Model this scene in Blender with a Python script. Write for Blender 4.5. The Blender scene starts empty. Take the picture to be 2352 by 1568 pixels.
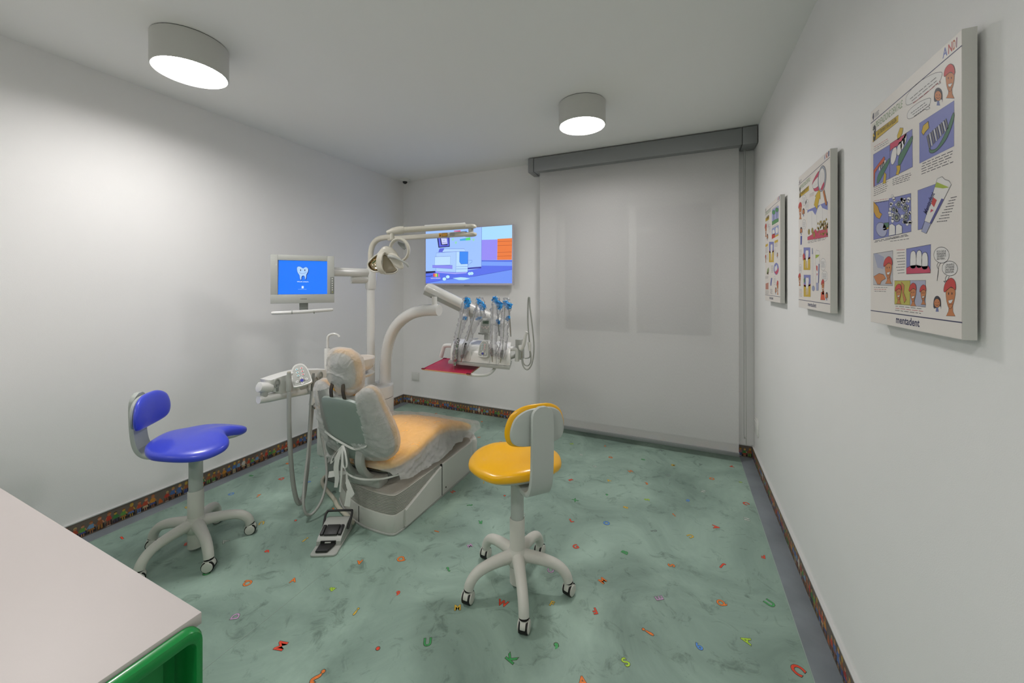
import bpy, bmesh, math, random
import numpy as np
from mathutils import Vector, Matrix, noise
from mathutils.geometry import tessellate_polygon
from math import sin, cos, pi, radians, sqrt

# ------------------------------------------------------------------ camera, world, exposure
SC = bpy.context.scene
COL = SC.collection
FPX, PCX, PCY, CAMH, YAW = 869.0, 1176.0, 653.0, 1.445, radians(24.2)
cam_d = bpy.data.cameras.new('camera')
cam_d.sensor_fit = 'HORIZONTAL'; cam_d.sensor_width = 36.0
cam_d.lens = FPX / 2352.0 * 36.0
cam_d.shift_x = 0.0
cam_d.shift_y = (PCY - 784.0) / 2352.0
cam_d.clip_start = 0.02
cam = bpy.data.objects.new('camera', cam_d); COL.objects.link(cam)
cam.location = (0, 0, CAMH); cam.rotation_euler = (pi/2, 0, YAW)
SC.camera = cam
SC.view_settings.view_transform = 'Standard'
SC.view_settings.look = 'None'
SC.view_settings.gamma = 1.0
SC.view_settings.use_curve_mapping = False
SC.view_settings.exposure = 0.68
world = bpy.data.worlds.new('night_outside'); SC.world = world
world.use_nodes = True
world.node_tree.nodes['Background'].inputs[0].default_value = (0.006, 0.007, 0.010, 1)
world.node_tree.nodes['Background'].inputs[1].default_value = 1.0
LAMP_STRENGTH = 44.0

RX, RY = cos(YAW), sin(YAW)
def ray(px, py):
    a = (px-PCX)/FPX; b = -(py-PCY)/FPX
    return Vector((a*RX-RY, a*RY+RX, b))
def onz(px, py, z=0.0):
    r = ray(px, py); d = (z-CAMH)/r.z; return Vector((r.x*d, r.y*d, z))
def onx(px, py, X):
    r = ray(px, py); d = X/r.x; return Vector((X, r.y*d, CAMH+r.z*d))
def ony(px, py, Y):
    r = ray(px, py); d = Y/r.y; return Vector((r.x*d, Y, CAMH+r.z*d))
def ond(px, py, d):
    r = ray(px, py); return Vector((r.x*d, r.y*d, CAMH+r.z*d))

# ------------------------------------------------------------------ colours and materials
def lin(c):
    c = c/255.0
    return c/12.92 if c <= 0.04045 else ((c+0.055)/1.055)**2.4
def S(r, g, b): return (lin(r), lin(g), lin(b), 1.0)
MATS = {}
def newmat(name):
    m = bpy.data.materials.new(name); m.use_nodes = True
    return m, m.node_tree, m.node_tree.nodes['Principled BSDF']
def mat(name, col, rough=0.5, metal=0.0, spec=0.5, bump=0.0, bscale=200.0, var=0.0, vscale=8.0, coat=0.0):
    if name in MATS: return MATS[name]
    m, nt, p = newmat(name)
    p.inputs['Base Color'].default_value = col
    p.inputs['Roughness'].default_value = rough
    p.inputs['Metallic'].default_value = metal
    p.inputs['Specular IOR Level'].default_value = spec
    if coat: p.inputs['Coat Weight'].default_value = coat; p.inputs['Coat Roughness'].default_value = 0.08
    tc = nt.nodes.new('ShaderNodeTexCoord')
    if var:
        n = nt.nodes.new('ShaderNodeTexNoise'); n.inputs['Scale'].default_value = vscale; n.inputs['Detail'].default_value = 4
        nt.links.new(tc.outputs['Object'], n.inputs['Vector'])
        r = nt.nodes.new('ShaderNodeValToRGB')
        r.color_ramp.elements[0].position = 0.3; r.color_ramp.elements[1].position = 0.7
        r.color_ramp.elements[0].color = tuple(c*(1-var) for c in col[:3])+(1,)
        r.color_ramp.elements[1].color = tuple(min(1, c*(1+var)) for c in col[:3])+(1,)
        nt.links.new(n.outputs['Fac'], r.inputs['Fac']); nt.links.new(r.outputs['Color'], p.inputs['Base Color'])
    if bump:
        n2 = nt.nodes.new('ShaderNodeTexNoise'); n2.inputs['Scale'].default_value = bscale; n2.inputs['Detail'].default_value = 3
        nt.links.new(tc.outputs['Object'], n2.inputs['Vector'])
        b = nt.nodes.new('ShaderNodeBump'); b.inputs['Strength'].default_value = bump; b.inputs['Distance'].default_value = 0.002
        nt.links.new(n2.outputs['Fac'], b.inputs['Height']); nt.links.new(b.outputs['Normal'], p.inputs['Normal'])
    MATS[name] = m; return m
def emis(name, col, strength):
    if name in MATS: return MATS[name]
    m, nt, p = newmat(name)
    p.inputs['Base Color'].default_value = (0, 0, 0, 1)
    p.inputs['Emission Color'].default_value = col; p.inputs['Emission Strength'].default_value = strength
    MATS[name] = m; return m
def attrmat(name, emit=0.0, rough=0.5):
    if name in MATS: return MATS[name]
    m, nt, p = newmat(name)
    a = nt.nodes.new('ShaderNodeAttribute'); a.attribute_name = 'Col'
    if emit:
        p.inputs['Base Color'].default_value = (0.01, 0.01, 0.01, 1); p.inputs['Roughness'].default_value = 0.25
        nt.links.new(a.outputs['Color'], p.inputs['Emission Color']); p.inputs['Emission Strength'].default_value = emit
    else:
        nt.links.new(a.outputs['Color'], p.inputs['Base Color']); p.inputs['Roughness'].default_value = rough
    MATS[name] = m; return m

WALLM = mat('wall_paint', S(245, 244, 242), 0.75, bump=0.15, bscale=350, var=0.012, vscale=2.0, spec=0.3)
CEILM = mat('ceiling_paint', S(247, 247, 244), 0.85, bump=0.08, bscale=300, spec=0.2)
PLAST = mat('white_plastic', S(228, 228, 223), 0.32, spec=0.5)
PLASTG = mat('grey_plastic', S(176, 178, 172), 0.4)
PLASTD = mat('mid_grey_plastic', S(138, 142, 137), 0.45)
SHELLG = mat('slate_shell', S(150, 163, 155), 0.35)
ENAMEL = mat('white_enamel', S(230, 230, 226), 0.16, coat=0.5)
BLACKP = mat('black_plastic', S(38, 38, 38), 0.45, bump=0.2, bscale=600)
RUBBER = mat('black_rubber', S(28, 28, 27), 0.7)
STEEL = mat('brushed_steel', S(190, 188, 184), 0.25, metal=1.0)
DARKST = mat('dark_steel', S(92, 84, 72), 0.4, metal=0.6)
ALU = mat('aluminium', S(150, 152, 152), 0.4, metal=0.35)
YELLOW = mat('yellow_vinyl', S(255, 190, 8), 0.32, bump=0.05, bscale=900, coat=0.25)
BLUE = mat('blue_vinyl', S(68, 82, 220), 0.32, bump=0.05, bscale=900, coat=0.25)
ORANGE = mat('orange_upholstery', S(255, 190, 48), 0.4, bump=0.08, bscale=700)
STOOLW = mat('stool_coat', S(216, 215, 206), 0.45, bump=0.25, bscale=1200)
STOOLG = mat('stool_shell', S(188, 194, 188), 0.42)
GREEN = mat('green_lacquer', S(14, 140, 62), 0.3, coat=0.25)
CREAM = mat('cream_lamp_plastic', S(214, 210, 196), 0.3)
HOSEG = mat('hose_grey', S(172, 174, 168), 0.5)
HOSEC = mat('hose_cream', S(196, 192, 174), 0.5)
CERAM = mat('ceramic', S(226, 218, 208), 0.12, coat=0.6)
PRINT = attrmat('printed_ink', 0.0, 0.45)
PRINTM = attrmat('printed_ink_matte', 0.0, 0.7)

# ------------------------------------------------------------------ mesh builder
def cr(pts, n=6, closed=False):
    P = [Vector(p) for p in pts]; out = []; N = len(P)
    rng = range(N) if closed else range(N-1)
    for i in rng:
        if closed: a, b, c, d = P[i-1], P[i], P[(i+1) % N], P[(i+2) % N]
        else: a, b, c, d = P[max(i-1, 0)], P[i], P[i+1], P[min(i+2, N-1)]
        for k in range(n):
            t = k/n
            out.append(0.5*((2*b)+(c-a)*t+(2*a-5*b+4*c-d)*t*t+(3*b-a-3*c+d)*t**3))
    if not closed: out.append(P[-1])
    return out
def sym(half, n=5):
    """half outline (x>=0) from top to bottom -> smooth closed outline"""
    full = [(x, y) for x, y in half] + [(-x, y) for x, y in reversed(half) if x > 1e-6]
    return [(p.x, p.y) for p in cr([(x, y, 0) for x, y in full], n, True)]
def rrect(x0, x1, y0, y1, r, n=6):
    out = []
    for cx, cy, a0 in ((x1-r, y1-r, 0), (x0+r, y1-r, 90), (x0+r, y0+r, 180), (x1-r, y0+r, 270)):
        for k in range(n+1):
            a = radians(a0+90*k/n); out.append((cx+r*cos(a), cy+r*sin(a)))
    return out
def frame(d, up=Vector((0, 0, 1))):
    d = d.normalized()
    if abs(d.dot(up)) > 0.97: up = Vector((0, 1, 0)) if abs(d.y) < 0.9 else Vector((1, 0, 0))
    x = up.cross(d).normalized(); y = d.cross(x).normalized()
    return x, y, d
class MB:
    def __init__(s): s.v = []; s.f = []; s.c = []; s.cc = None
    def add(s, vs, fs):
        o = len(s.v); s.v += [Vector(v) for v in vs]; s.f += [tuple(i+o for i in f) for f in fs]
        s.c += [s.cc]*len(fs); return s
    def box(s, c, size, M=None, bev=0.0, seg=2):
        bm = bmesh.new(); bmesh.ops.create_cube(bm, size=1.0)
        bmesh.ops.scale(bm, vec=Vector(size), verts=bm.verts)
        if bev: bmesh.ops.bevel(bm, geom=list(bm.edges), offset=bev, segments=seg, profile=0.5, affect='EDGES')
        bm.verts.ensure_lookup_table()
        vs = [v.co.copy() for v in bm.verts]; fs = [[v.index for v in f.verts] for f in bm.faces]; bm.free()
        if M is not None: vs = [M @ v for v in vs]
        return s.add([v+Vector(c) for v in vs], fs)
    def b2(s, x0, x1, y0, y1, z0, z1, bev=0.0, seg=2):
        return s.box(((x0+x1)/2, (y0+y1)/2, (z0+z1)/2), (x1-x0, y1-y0, z1-z0), None, bev, seg)
    def rings(s, rings, cap=True, closed=False):
        n = len(rings[0]); vs = [p for r in rings for p in r]; fs = []
        m = len(rings)
        for k in range(m if closed else m-1):
            a = k*n; b = ((k+1) % m)*n
            for i in range(n):
                j = (i+1) % n; fs.append((a+i, a+j, b+j, b+i))
        if cap and not closed:
            fs.append(tuple(reversed(range(n)))); fs.append(tuple((m-1)*n+i for i in range(n)))
        return s.add(vs, fs)
    def cyl(s, p0, p1, r0, r1=None, seg=24, bev=0.0):
        p0 = Vector(p0); p1 = Vector(p1); r1 = r0 if r1 is None else r1
        x, y, d = frame(p1-p0); L = (p1-p0).length
        st = [(0, r0), (L, r1)]
        if bev: st = [(0, r0-bev), (bev*0.3, r0-bev*0.3), (bev, r0), (L-bev, r1), (L-bev*0.3, r1-bev*0.3), (L, r1-bev)]
        return s.rings([[p0+d*t+x*(r*cos(2*pi*i/seg))+y*(r*sin(2*pi*i/seg)) for i in range(seg)] for t, r in st])
    def tube(s, path, r, seg=14, smooth=0, closed=False, flat=1.0, up=None):
        P = [Vector(p) for p in path]
        if smooth: P = cr(P, smooth, closed)
        n = len(P)
        R = r if isinstance(r, (list, tuple)) else [r]*2
        def rad(i):
            t = i/(n-1)*(len(R)-1); k = min(int(t), len(R)-2); return R[k]+(R[k+1]-R[k])*(t-k)
        T = []
        for i in range(n):
            if closed: T.append((P[(i+1) % n]-P[i-1]).normalized())
            else: T.append((P[min(i+1, n-1)]-P[max(i-1, 0)]).normalized())
        x, y, _ = frame(T[0], Vector(up) if up else Vector((0, 0, 1)))
        out = []
        for i in range(n):
            if i:
                ax = T[i-1].cross(T[i])
                if ax.length > 1e-7:
                    M = Matrix.Rotation(T[i-1].angle(T[i]), 3, ax.normalized()); x = M @ x; y = M @ y
            rr = rad(i)
            out.append([P[i]+x*(rr*cos(2*pi*k/seg))+y*(rr*flat*sin(2*pi*k/seg)) for k in range(seg)])
        return s.rings(out, True, closed)
    def strip(s, path, w, t, axis, smooth=0):
        """flat bar swept along path; w along fixed axis, t across"""
        P = [Vector(p) for p in path]
        if smooth: P = cr(P, smooth)
        n = len(P); ax = Vector(axis).normalized(); out = []
        W = w if isinstance(w, (list, tuple)) else [w, w]
        for i in range(n):
            T = (P[min(i+1, n-1)]-P[max(i-1, 0)]).normalized(); nn = T.cross(ax).normalized()
            q = i/(n-1)*(len(W)-1); k = min(int(q), len(W)-2); ww = W[k]+(W[k+1]-W[k])*(q-k)
            a = ax*(ww/2); b = nn*(t/2); c = 0.25
            out.append([P[i]+a*(1-c*t/ww)+b, P[i]-a*(1-c*t/ww)+b, P[i]-a+b*0.5, P[i]-a-b*0.5, P[i]-a*(1-c*t/ww)-b, P[i]+a*(1-c*t/ww)-b, P[i]+a-b*0.5, P[i]+a+b*0.5])
        return s.rings(out)
    def prism(s, outline, z0, z1, M=None, bev=0.0):
        st = [(0, z0), (0, z1)]
        if bev: st = [(bev, z0), (bev*0.3, z0+bev*0.3), (0, z0+bev), (0, z1-bev), (bev*0.3, z1-bev*0.3), (bev, z1)]
        cx = sum(p[0] for p in outline)/len(outline); cy = sum(p[1] for p in outline)/len(outline)
        rad = max(1e-6, sum(sqrt((p[0]-cx)**2+(p[1]-cy)**2) for p in outline)/len(outline))
        rs = []
        for ins, z in st:
            k = 1-ins/rad
            rs.append([Vector((cx+(x-cx)*k, cy+(y-cy)*k, z)) for x, y in outline])
        if M is not None: rs = [[M @ p for p in r] for r in rs]
        return s.rings(rs)
    def lathe(s, prof, c=(0, 0, 0), M=None, seg=32, caps=False):
        c = Vector(c); rs = []
        for r, z in prof:
            ring = [Vector((r*cos(2*pi*i/seg), r*sin(2*pi*i/seg), z)) for i in range(seg)]
            rs.append([((M @ p) if M is not None else p)+c for p in ring])
        return s.rings(rs, caps)
    def pillow(s, outline, fm, Tt, Tb, c=(0, 0), nr=9, p=2.4, skip=None):
        N = len(outline); vs = []; fs = []
        vs.append(fm(c[0], c[1], Tt)); vs.append(fm(c[0], c[1], -Tb))
        idx = {}
        info = {0: (c[0], c[1], 1), 1: (c[0], c[1], -1)}
        for side, T in ((1, Tt), (-1, Tb)):
            for k in range(1, nr+1):
                sft = sin(k/nr*pi/2)
                h = T*max(0.0, 1-sft**p)**(1/p)*side
                for i, (x, y) in enumerate(outline):
                    if k == nr and side == -1: idx[(side, k, i)] = idx[(1, k, i)]; continue
                    X = c[0]+(x-c[0])*sft; Y = c[1]+(y-c[1])*sft
                    idx[(side, k, i)] = len(vs); info[len(vs)] = (X, Y, side); vs.append(fm(X, Y, h))
        for side in (1, -1):
            for i in range(N):
                j = (i+1) % N
                f = (0 if side == 1 else 1, idx[(side, 1, i)], idx[(side, 1, j)])
                fs.append(f if side == 1 else tuple(reversed(f)))
                for k in range(1, nr):
                    f = (idx[(side, k, i)], idx[(side, k+1, i)], idx[(side, k+1, j)], idx[(side, k, j)])
                    fs.append(f if side == 1 else tuple(reversed(f)))
        if skip:
            keep = []
            for f in fs:
                xs = [info[i] for i in f]; sd = min(q[2] for q in xs)
                mx = sum(q[0] for q in xs)/len(xs); my = sum(q[1] for q in xs)/len(xs)
                if not skip(mx, my, sd): keep.append(f)
            fs = keep
        return s.add(vs, fs)
    def grid(s, rows, thick=0.0):
        m = len(rows); n = len(rows[0]); vs = [p for r in rows for p in r]
        fs = [(i*n+j, i*n+j+1, (i+1)*n+j+1, (i+1)*n+j) for i in range(m-1) for j in range(n-1)]
        return s.add(vs, fs)
    def ball(s, c, r, sc=(1, 1, 1), seg=20, M=None):
        c = Vector(c)
        prof = [(max(1e-4, r*sin(pi*k/12)), -r*cos(pi*k/12)) for k in range(13)]
        vs = []
        rs = []
        for q, z in prof:
            ring = [Vector((q*cos(2*pi*i/seg)*sc[0], q*sin(2*pi*i/seg)*sc[1], z*sc[2])) for i in range(seg)]
            rs.append([((M @ p) if M is not None else p)+c for p in ring])
        return s.rings(rs)
    def mesh(s, name, off=None, angle=40, flat=False):
        me = bpy.data.meshes.new(name)
        vs = [(v-off) if off is not None else v for v in s.v]
        me.from_pydata([tuple(v) for v in vs], [], s.f)
        if any(c is not None for c in s.c):
            at = me.color_attributes.new('Col', 'FLOAT_COLOR', 'CORNER')
            buf = []
            for f, c in zip(s.f, s.c):
                buf += list(c or (1, 1, 1, 1))*len(f)
            at.data.foreach_set('color', buf)
        else:
            bm = bmesh.new(); bm.from_mesh(me); bmesh.ops.recalc_face_normals(bm, faces=bm.faces); bm.to_mesh(me); bm.free()
        if not flat:
            me.polygons.foreach_set('use_smooth', [True]*len(me.polygons)); me.set_sharp_from_angle(angle=radians(angle))
        me.update(); return me
def wloc(o):
    L = Vector((0, 0, 0))
    while o is not None: L += o.location; o = o.parent
    return L
def thing(name, label, cat, loc=(0, 0, 0), rz=0.0, group=None):
    o = bpy.data.objects.new(name, None); COL.objects.link(o); o.empty_display_size = 0.05
    o.location = loc; o.rotation_euler = (0, 0, rz); o['label'] = label; o['category'] = cat
    if group: o['group'] = group
    return o
def part(name, mb, m, parent=None, label=None, local=False, angle=40, flat=False, kind=None, origin=None):
    off = None
    if parent is not None and not local: off = wloc(parent)
    if parent is None and origin is not None: off = Vector(origin)
    me = mb.mesh(name, off, angle, flat); me.materials.append(m)
    o = bpy.data.objects.new(name, me); COL.objects.link(o)
    if parent is not None: o.parent = parent
    elif origin is not None: o.location = origin
    if label: o['label'] = label
    if kind: o['kind'] = kind
    return o
def tagged(name, mb, m, label, cat, group=None, origin=None, angle=40):
    o = part(name, mb, m, None, label, angle=angle, origin=origin); o['category'] = cat
    if group: o['group'] = group
    return o
def dup(root, loc, rz, label, group=None):
    r = root.copy(); COL.objects.link(r); r.location = loc; r.rotation_euler = (0, 0, rz); r['label'] = label
    if group: r['group'] = group
    for ch in list(root.children):
        c = ch.copy(); COL.objects.link(c); c.parent = r
        for g in list(ch.children):
            d = g.copy(); COL.objects.link(d); d.parent = c
    return r

# ------------------------------------------------------------------ flat print helper
def homog(src, dst):
    A = []; B = []
    for (x, y), (u, v) in zip(src, dst):
        A.append([x, y, 1, 0, 0, 0, -u*x, -u*y]); B.append(u)
        A.append([0, 0, 0, x, y, 1, -v*x, -v*y]); B.append(v)
    h = np.linalg.solve(np.array(A, float), np.array(B, float))
    return lambda x, y: ((h[0]*x+h[1]*y+h[2])/(h[6]*x+h[7]*y+1), (h[3]*x+h[4]*y+h[5])/(h[6]*x+h[7]*y+1))
_glyph = {}
def glyph(txt, bold=0.0):
    k = (txt, bold)
    if k in _glyph: return _glyph[k]
    cu = bpy.data.curves.new('txt', 'FONT'); cu.body = txt; cu.size = 1.0; cu.offset = bold; cu.resolution_u = 3
    ob = bpy.data.objects.new('txt', cu); COL.objects.link(ob)
    bpy.context.view_layer.update()
    ev = ob.evaluated_get(bpy.context.evaluated_depsgraph_get())
    me = ev.to_mesh()
    vs = [(v.co.x, v.co.y) for v in me.vertices]; fs = [tuple(p.vertices) for p in me.polygons]
    ev.to_mesh_clear()
    bpy.data.objects.remove(ob); bpy.data.curves.remove(cu)
    xs = [v[0] for v in vs] or [0, 1]; ys = [v[1] for v in vs] or [0, 1]
    r = (vs, fs, min(xs), max(xs), min(ys), max(ys)); _glyph[k] = r; return r
class Print:
    """flat coloured ink on a plane; hm maps drawing coords to (u,v) metres, pl maps (u,v,layer height) to 3D"""
    def __init__(s, hm, pl, step=0.00012): s.hm = hm; s.pl = pl; s.mb = MB(); s.lay = 1; s.step = step
    def _p(s, uv): return s.pl(uv[0], uv[1], s.lay*s.step)
    def raw(s, uvs, col):
        tri = tessellate_polygon([[Vector((u, v, 0)) for u, v in uvs]])
        s.mb.cc = col; s.mb.add([s._p(q) for q in uvs], [tuple(t) for t in tri]); s.mb.cc = None
    def poly(s, pts, col, line=None, lw=0.0012, smooth=0):
        uv = [s.hm(*p) for p in pts]
        if smooth: uv = [(q.x, q.y) for q in cr([(u, v, 0) for u, v in uv], smooth, True)]
        if col: s.raw(uv, col)
        if line: s.lay += 1; s.stroke(uv, line, lw, True); s.lay -= 1
    def stroke(s, uv, col, lw, closed=False):
        s.mb.cc = col; n = len(uv); V = [Vector(p) for p in uv]; L = []
        for i in range(n):
            a = V[i-1] if (closed or i) else V[i]; b = V[(i+1) % n] if (closed or i < n-1) else V[i]
            t = (b-a); t = t.normalized() if t.length > 1e-9 else Vector((1, 0)); nn = Vector((-t.y, t.x))*lw/2
            L.append((V[i]+nn, V[i]-nn))
        vs = [s._p(q) for pr in L for q in pr]; fs = []
        for i in range(n if closed else n-1):
            j = (i+1) % n; fs.append((2*i, 2*i+1, 2*j+1, 2*j))
        s.mb.add(vs, fs); s.mb.cc = None
    def line(s, pts, col, lw=0.0012, smooth=0):
        uv = [s.hm(*p) for p in pts]
        if smooth: uv = [(q.x, q.y) for q in cr([(u, v, 0) for u, v in uv], smooth)]
        s.stroke(uv, col, lw)
    def ell(s, x, y, rx, ry, col, line=None, lw=0.0012, n=20, rot=0):
        c, q = cos(radians(rot)), sin(radians(rot))
        s.poly([(x+rx*cos(2*pi*k/n)*c-ry*sin(2*pi*k/n)*q, y+rx*cos(2*pi*k/n)*q+ry*sin(2*pi*k/n)*c) for k in range(n)], col, line, lw)
    def text(s, txt, a, b, col, h=None, bold=0.0, italic=0.0):
        """fit text so its baseline runs from a to b (drawing coords); h = glyph height in metres"""
        A = Vector(s.hm(*a)); B = Vector(s.hm(*b)); d = B-A; L = d.length; d.normalize(); n = Vector((-d.y, d.x))
        vs, fs, x0, x1, y0, y1 = glyph(txt, bold)
        k = L/max(1e-6, x1-x0); kh = k if h is None else h/0.72
        s.mb.cc = col
        s.mb.add([s._p(tuple(A+d*((x-x0)*k+italic*y*kh)+n*(y*kh))) for x, y in vs], fs); s.mb.cc = None
    def greek(s, a, b, c, rows, col, lw=0.0011, seed=1, red=()):
        """unreadably small lettering as rows of short dashes between a->b (first row) and c (start of last row)"""
        rnd = random.Random(seed); A = Vector(s.hm(*a)); B = Vector(s.hm(*b)); C = Vector(s.hm(*c)); d = B-A
        for r in range(rows):
            o = A+(C-A)*(r/max(1, rows-1)); t = rnd.uniform(0, 0.06); end = rnd.uniform(0.86, 1.0)
            while t < end:
                w = rnd.uniform(0.07, 0.2); e = min(end, t+w)
                s.stroke([tuple(o+d*t), tuple(o+d*e)], S(190, 60, 60) if r in red else col, lw); t = e+0.035
    def build(s, name, m, parent=None, label=None):
        return part(name, s.mb, m, parent, label, flat=True)
# ------------------------------------------------------------------ the room
XL, XR, YB, YF, HC = -3.13, 0.545, 3.70, -2.70, 2.70
def floormat():
    m, nt, p = newmat('marbled_vinyl'); L = nt.links; N = nt.nodes.new
    tc = N('ShaderNodeTexCoord')
    n1 = N('ShaderNodeTexNoise'); n1.inputs['Scale'].default_value = 1.9; n1.inputs['Detail'].default_value = 7; n1.inputs['Roughness'].default_value = 0.62; n1.inputs['Distortion'].default_value = 0.9
    n2 = N('ShaderNodeTexNoise'); n2.inputs['Scale'].default_value = 9; n2.inputs['Detail'].default_value = 8; n2.inputs['Roughness'].default_value = 0.7; n2.inputs['Distortion'].default_value = 1.2
    for n in (n1, n2): L.new(tc.outputs['Object'], n.inputs['Vector'])
    r1 = N('ShaderNodeValToRGB'); e = r1.color_ramp.elements
    e[0].position = 0.32; e[0].color = S(124, 147, 135); e[1].position = 0.68; e[1].color = S(166, 192, 177)
    r2 = N('ShaderNodeValToRGB'); e = r2.color_ramp.elements
    e[0].position = 0.25; e[0].color = S(120, 130, 122); e[1].position = 0.45; e[1].color = (1, 1, 1, 1)
    e2 = r2.color_ramp.elements.new(0.72); e2.color = (1, 1, 1, 1); e3 = r2.color_ramp.elements.new(0.86); e3.color = (1.25, 1.25, 1.22, 1)
    mx = N('ShaderNodeMixRGB'); mx.blend_type = 'MULTIPLY'; mx.inputs[0].default_value = 0.7
    L.new(n1.outputs['Fac'], r1.inputs['Fac']); L.new(n2.outputs['Fac'], r2.inputs['Fac'])
    L.new(r1.outputs['Color'], mx.inputs[1]); L.new(r2.outputs['Color'], mx.inputs[2])
    L.new(mx.outputs['Color'], p.inputs['Base Color'])
    p.inputs['Roughness'].default_value = 0.5; p.inputs['Specular IOR Level'].default_value = 0.35
    return m
floor = part('floor', MB().b2(XL, XR, YF, YB, -0.05, 0.0), floormat(), kind='structure')
floor['label'] = 'marbled sea-green vinyl floor with scattered coloured letters'
STRIP = mat('border_vinyl', S(128, 136, 141), 0.5, var=0.16, vscale=5.0)
part('border_strip', MB().b2(0.440, XR, YF, YB, 0.0, 0.0012), STRIP, floor, 'blue-grey border strip along the right wall')
part('border_strip', MB().b2(XL, -3.03, YF, YB, 0.0, 0.0012), STRIP, floor, 'blue-grey border strip along the left wall')
SEAM = mat('seam_line', S(160, 178, 168), 0.6)
part('weld_seam', MB().b2(0.4375, 0.4405, YF, YB, 0.0, 0.0014), SEAM, floor)
part('weld_seam', MB().b2(-3.0315, -3.0285, YF, YB, 0.0, 0.0014), SEAM, floor)
part('weld_seam', MB().b2(-1.638, -1.636, YF, YB, 0.0, 0.0010), SEAM, floor)

part('wall_left', MB().b2(XL-0.1, XL, YF-0.1, YB+0.1, -0.05, HC), WALLM, kind='structure')
part('wall_right', MB().b2(XR, XR+0.1, YF-0.1, YB+0.1, -0.05, HC), WALLM, kind='structure')
part('wall_front', MB().b2(XL, XR, YF-0.1, YF, -0.05, HC), WALLM, kind='structure')
WX0, WX1, WZ0, WZ1 = -1.17, 0.30, 0.92, 2.24
wb = MB()
wb.b2(XL, WX0, YB, YB+0.25, -0.05, HC); wb.b2(WX1, XR, YB, YB+0.25, -0.05, HC)
wb.b2(WX0, WX1, YB, YB+0.25, -0.05, WZ0); wb.b2(WX0, WX1, YB, YB+0.25, WZ1, HC)
part('wall_back', wb, WALLM, kind='structure')
part('ceiling', MB().b2(XL-0.1, XR+0.1, YF-0.1, YB+0.25, HC, HC+0.1), CEILM, kind='structure')
win = bpy.data.objects.new('window_1', None); COL.objects.link(win); win.location = ((WX0+WX1)/2, YB+0.15, WZ0); win['kind'] = 'structure'
fr = MB()
for a in ((WX0, WX0+0.06, WZ0, WZ1), (WX1-0.06, WX1, WZ0, WZ1), (WX0+0.06, WX1-0.06, WZ0, WZ0+0.06), (WX0+0.06, WX1-0.06, WZ1-0.06, WZ1), (-0.47, -0.40, WZ0+0.06, WZ1-0.06)):
    fr.b2(a[0], a[1], YB+0.11, YB+0.17, a[2], a[3])
part('window_frame', fr, PLAST, win)
gm, gnt, gp = newmat('night_glass')
gp.inputs['Base Color'].default_value = (0.01, 0.011, 0.014, 1); gp.inputs['Roughness'].default_value = 0.05
for a, b in ((WX0+0.055, -0.465), (-0.405, WX1-0.055)):
    part('pane', MB().b2(a, b, YB+0.135, YB+0.145, WZ0+0.055, WZ1-0.055), gm, win)

# ------------------------------------------------------------------ baseboards with a printed row of little people
BBG = mat('baseboard_print_ground', S(112, 100, 90), 0.5, var=0.12, vscale=14)
BEAD = mat('baseboard_bead', S(214, 214, 212), 0.4)
def mt(c): return tuple(x*0.78+y*0.22 for x, y in zip(c[:3], S(92, 80, 72)[:3]))+(1.0,)
SKIN = [S(214, 150, 104), S(232, 178, 120), S(196, 128, 84), S(206, 170, 60), S(226, 160, 120)]
CLO = [S(214, 62, 34), S(206, 78, 40), S(60, 140, 66), S(104, 168, 70), S(76, 122, 190), S(120, 170, 210), S(226, 222, 210),
       S(190, 120, 130), S(222, 150, 40), S(170, 96, 50), S(64, 130, 160), S(190, 44, 40)]
PAN = [S(70, 92, 160), S(96, 130, 190), S(196, 60, 44), S(176, 120, 50), S(214, 196, 150), S(60, 60, 80), S(110, 160, 70), S(150, 90, 60)]
HAIR = [S(206, 160, 50), S(160, 90, 40), S(70, 50, 36), S(200, 110, 50), S(120, 90, 60), S(206, 190, 120)]
SKIN, CLO, PAN, HAIR = [[mt(c) for c in L_] for L_ in (SKIN, CLO, PAN, HAIR)]
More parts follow.
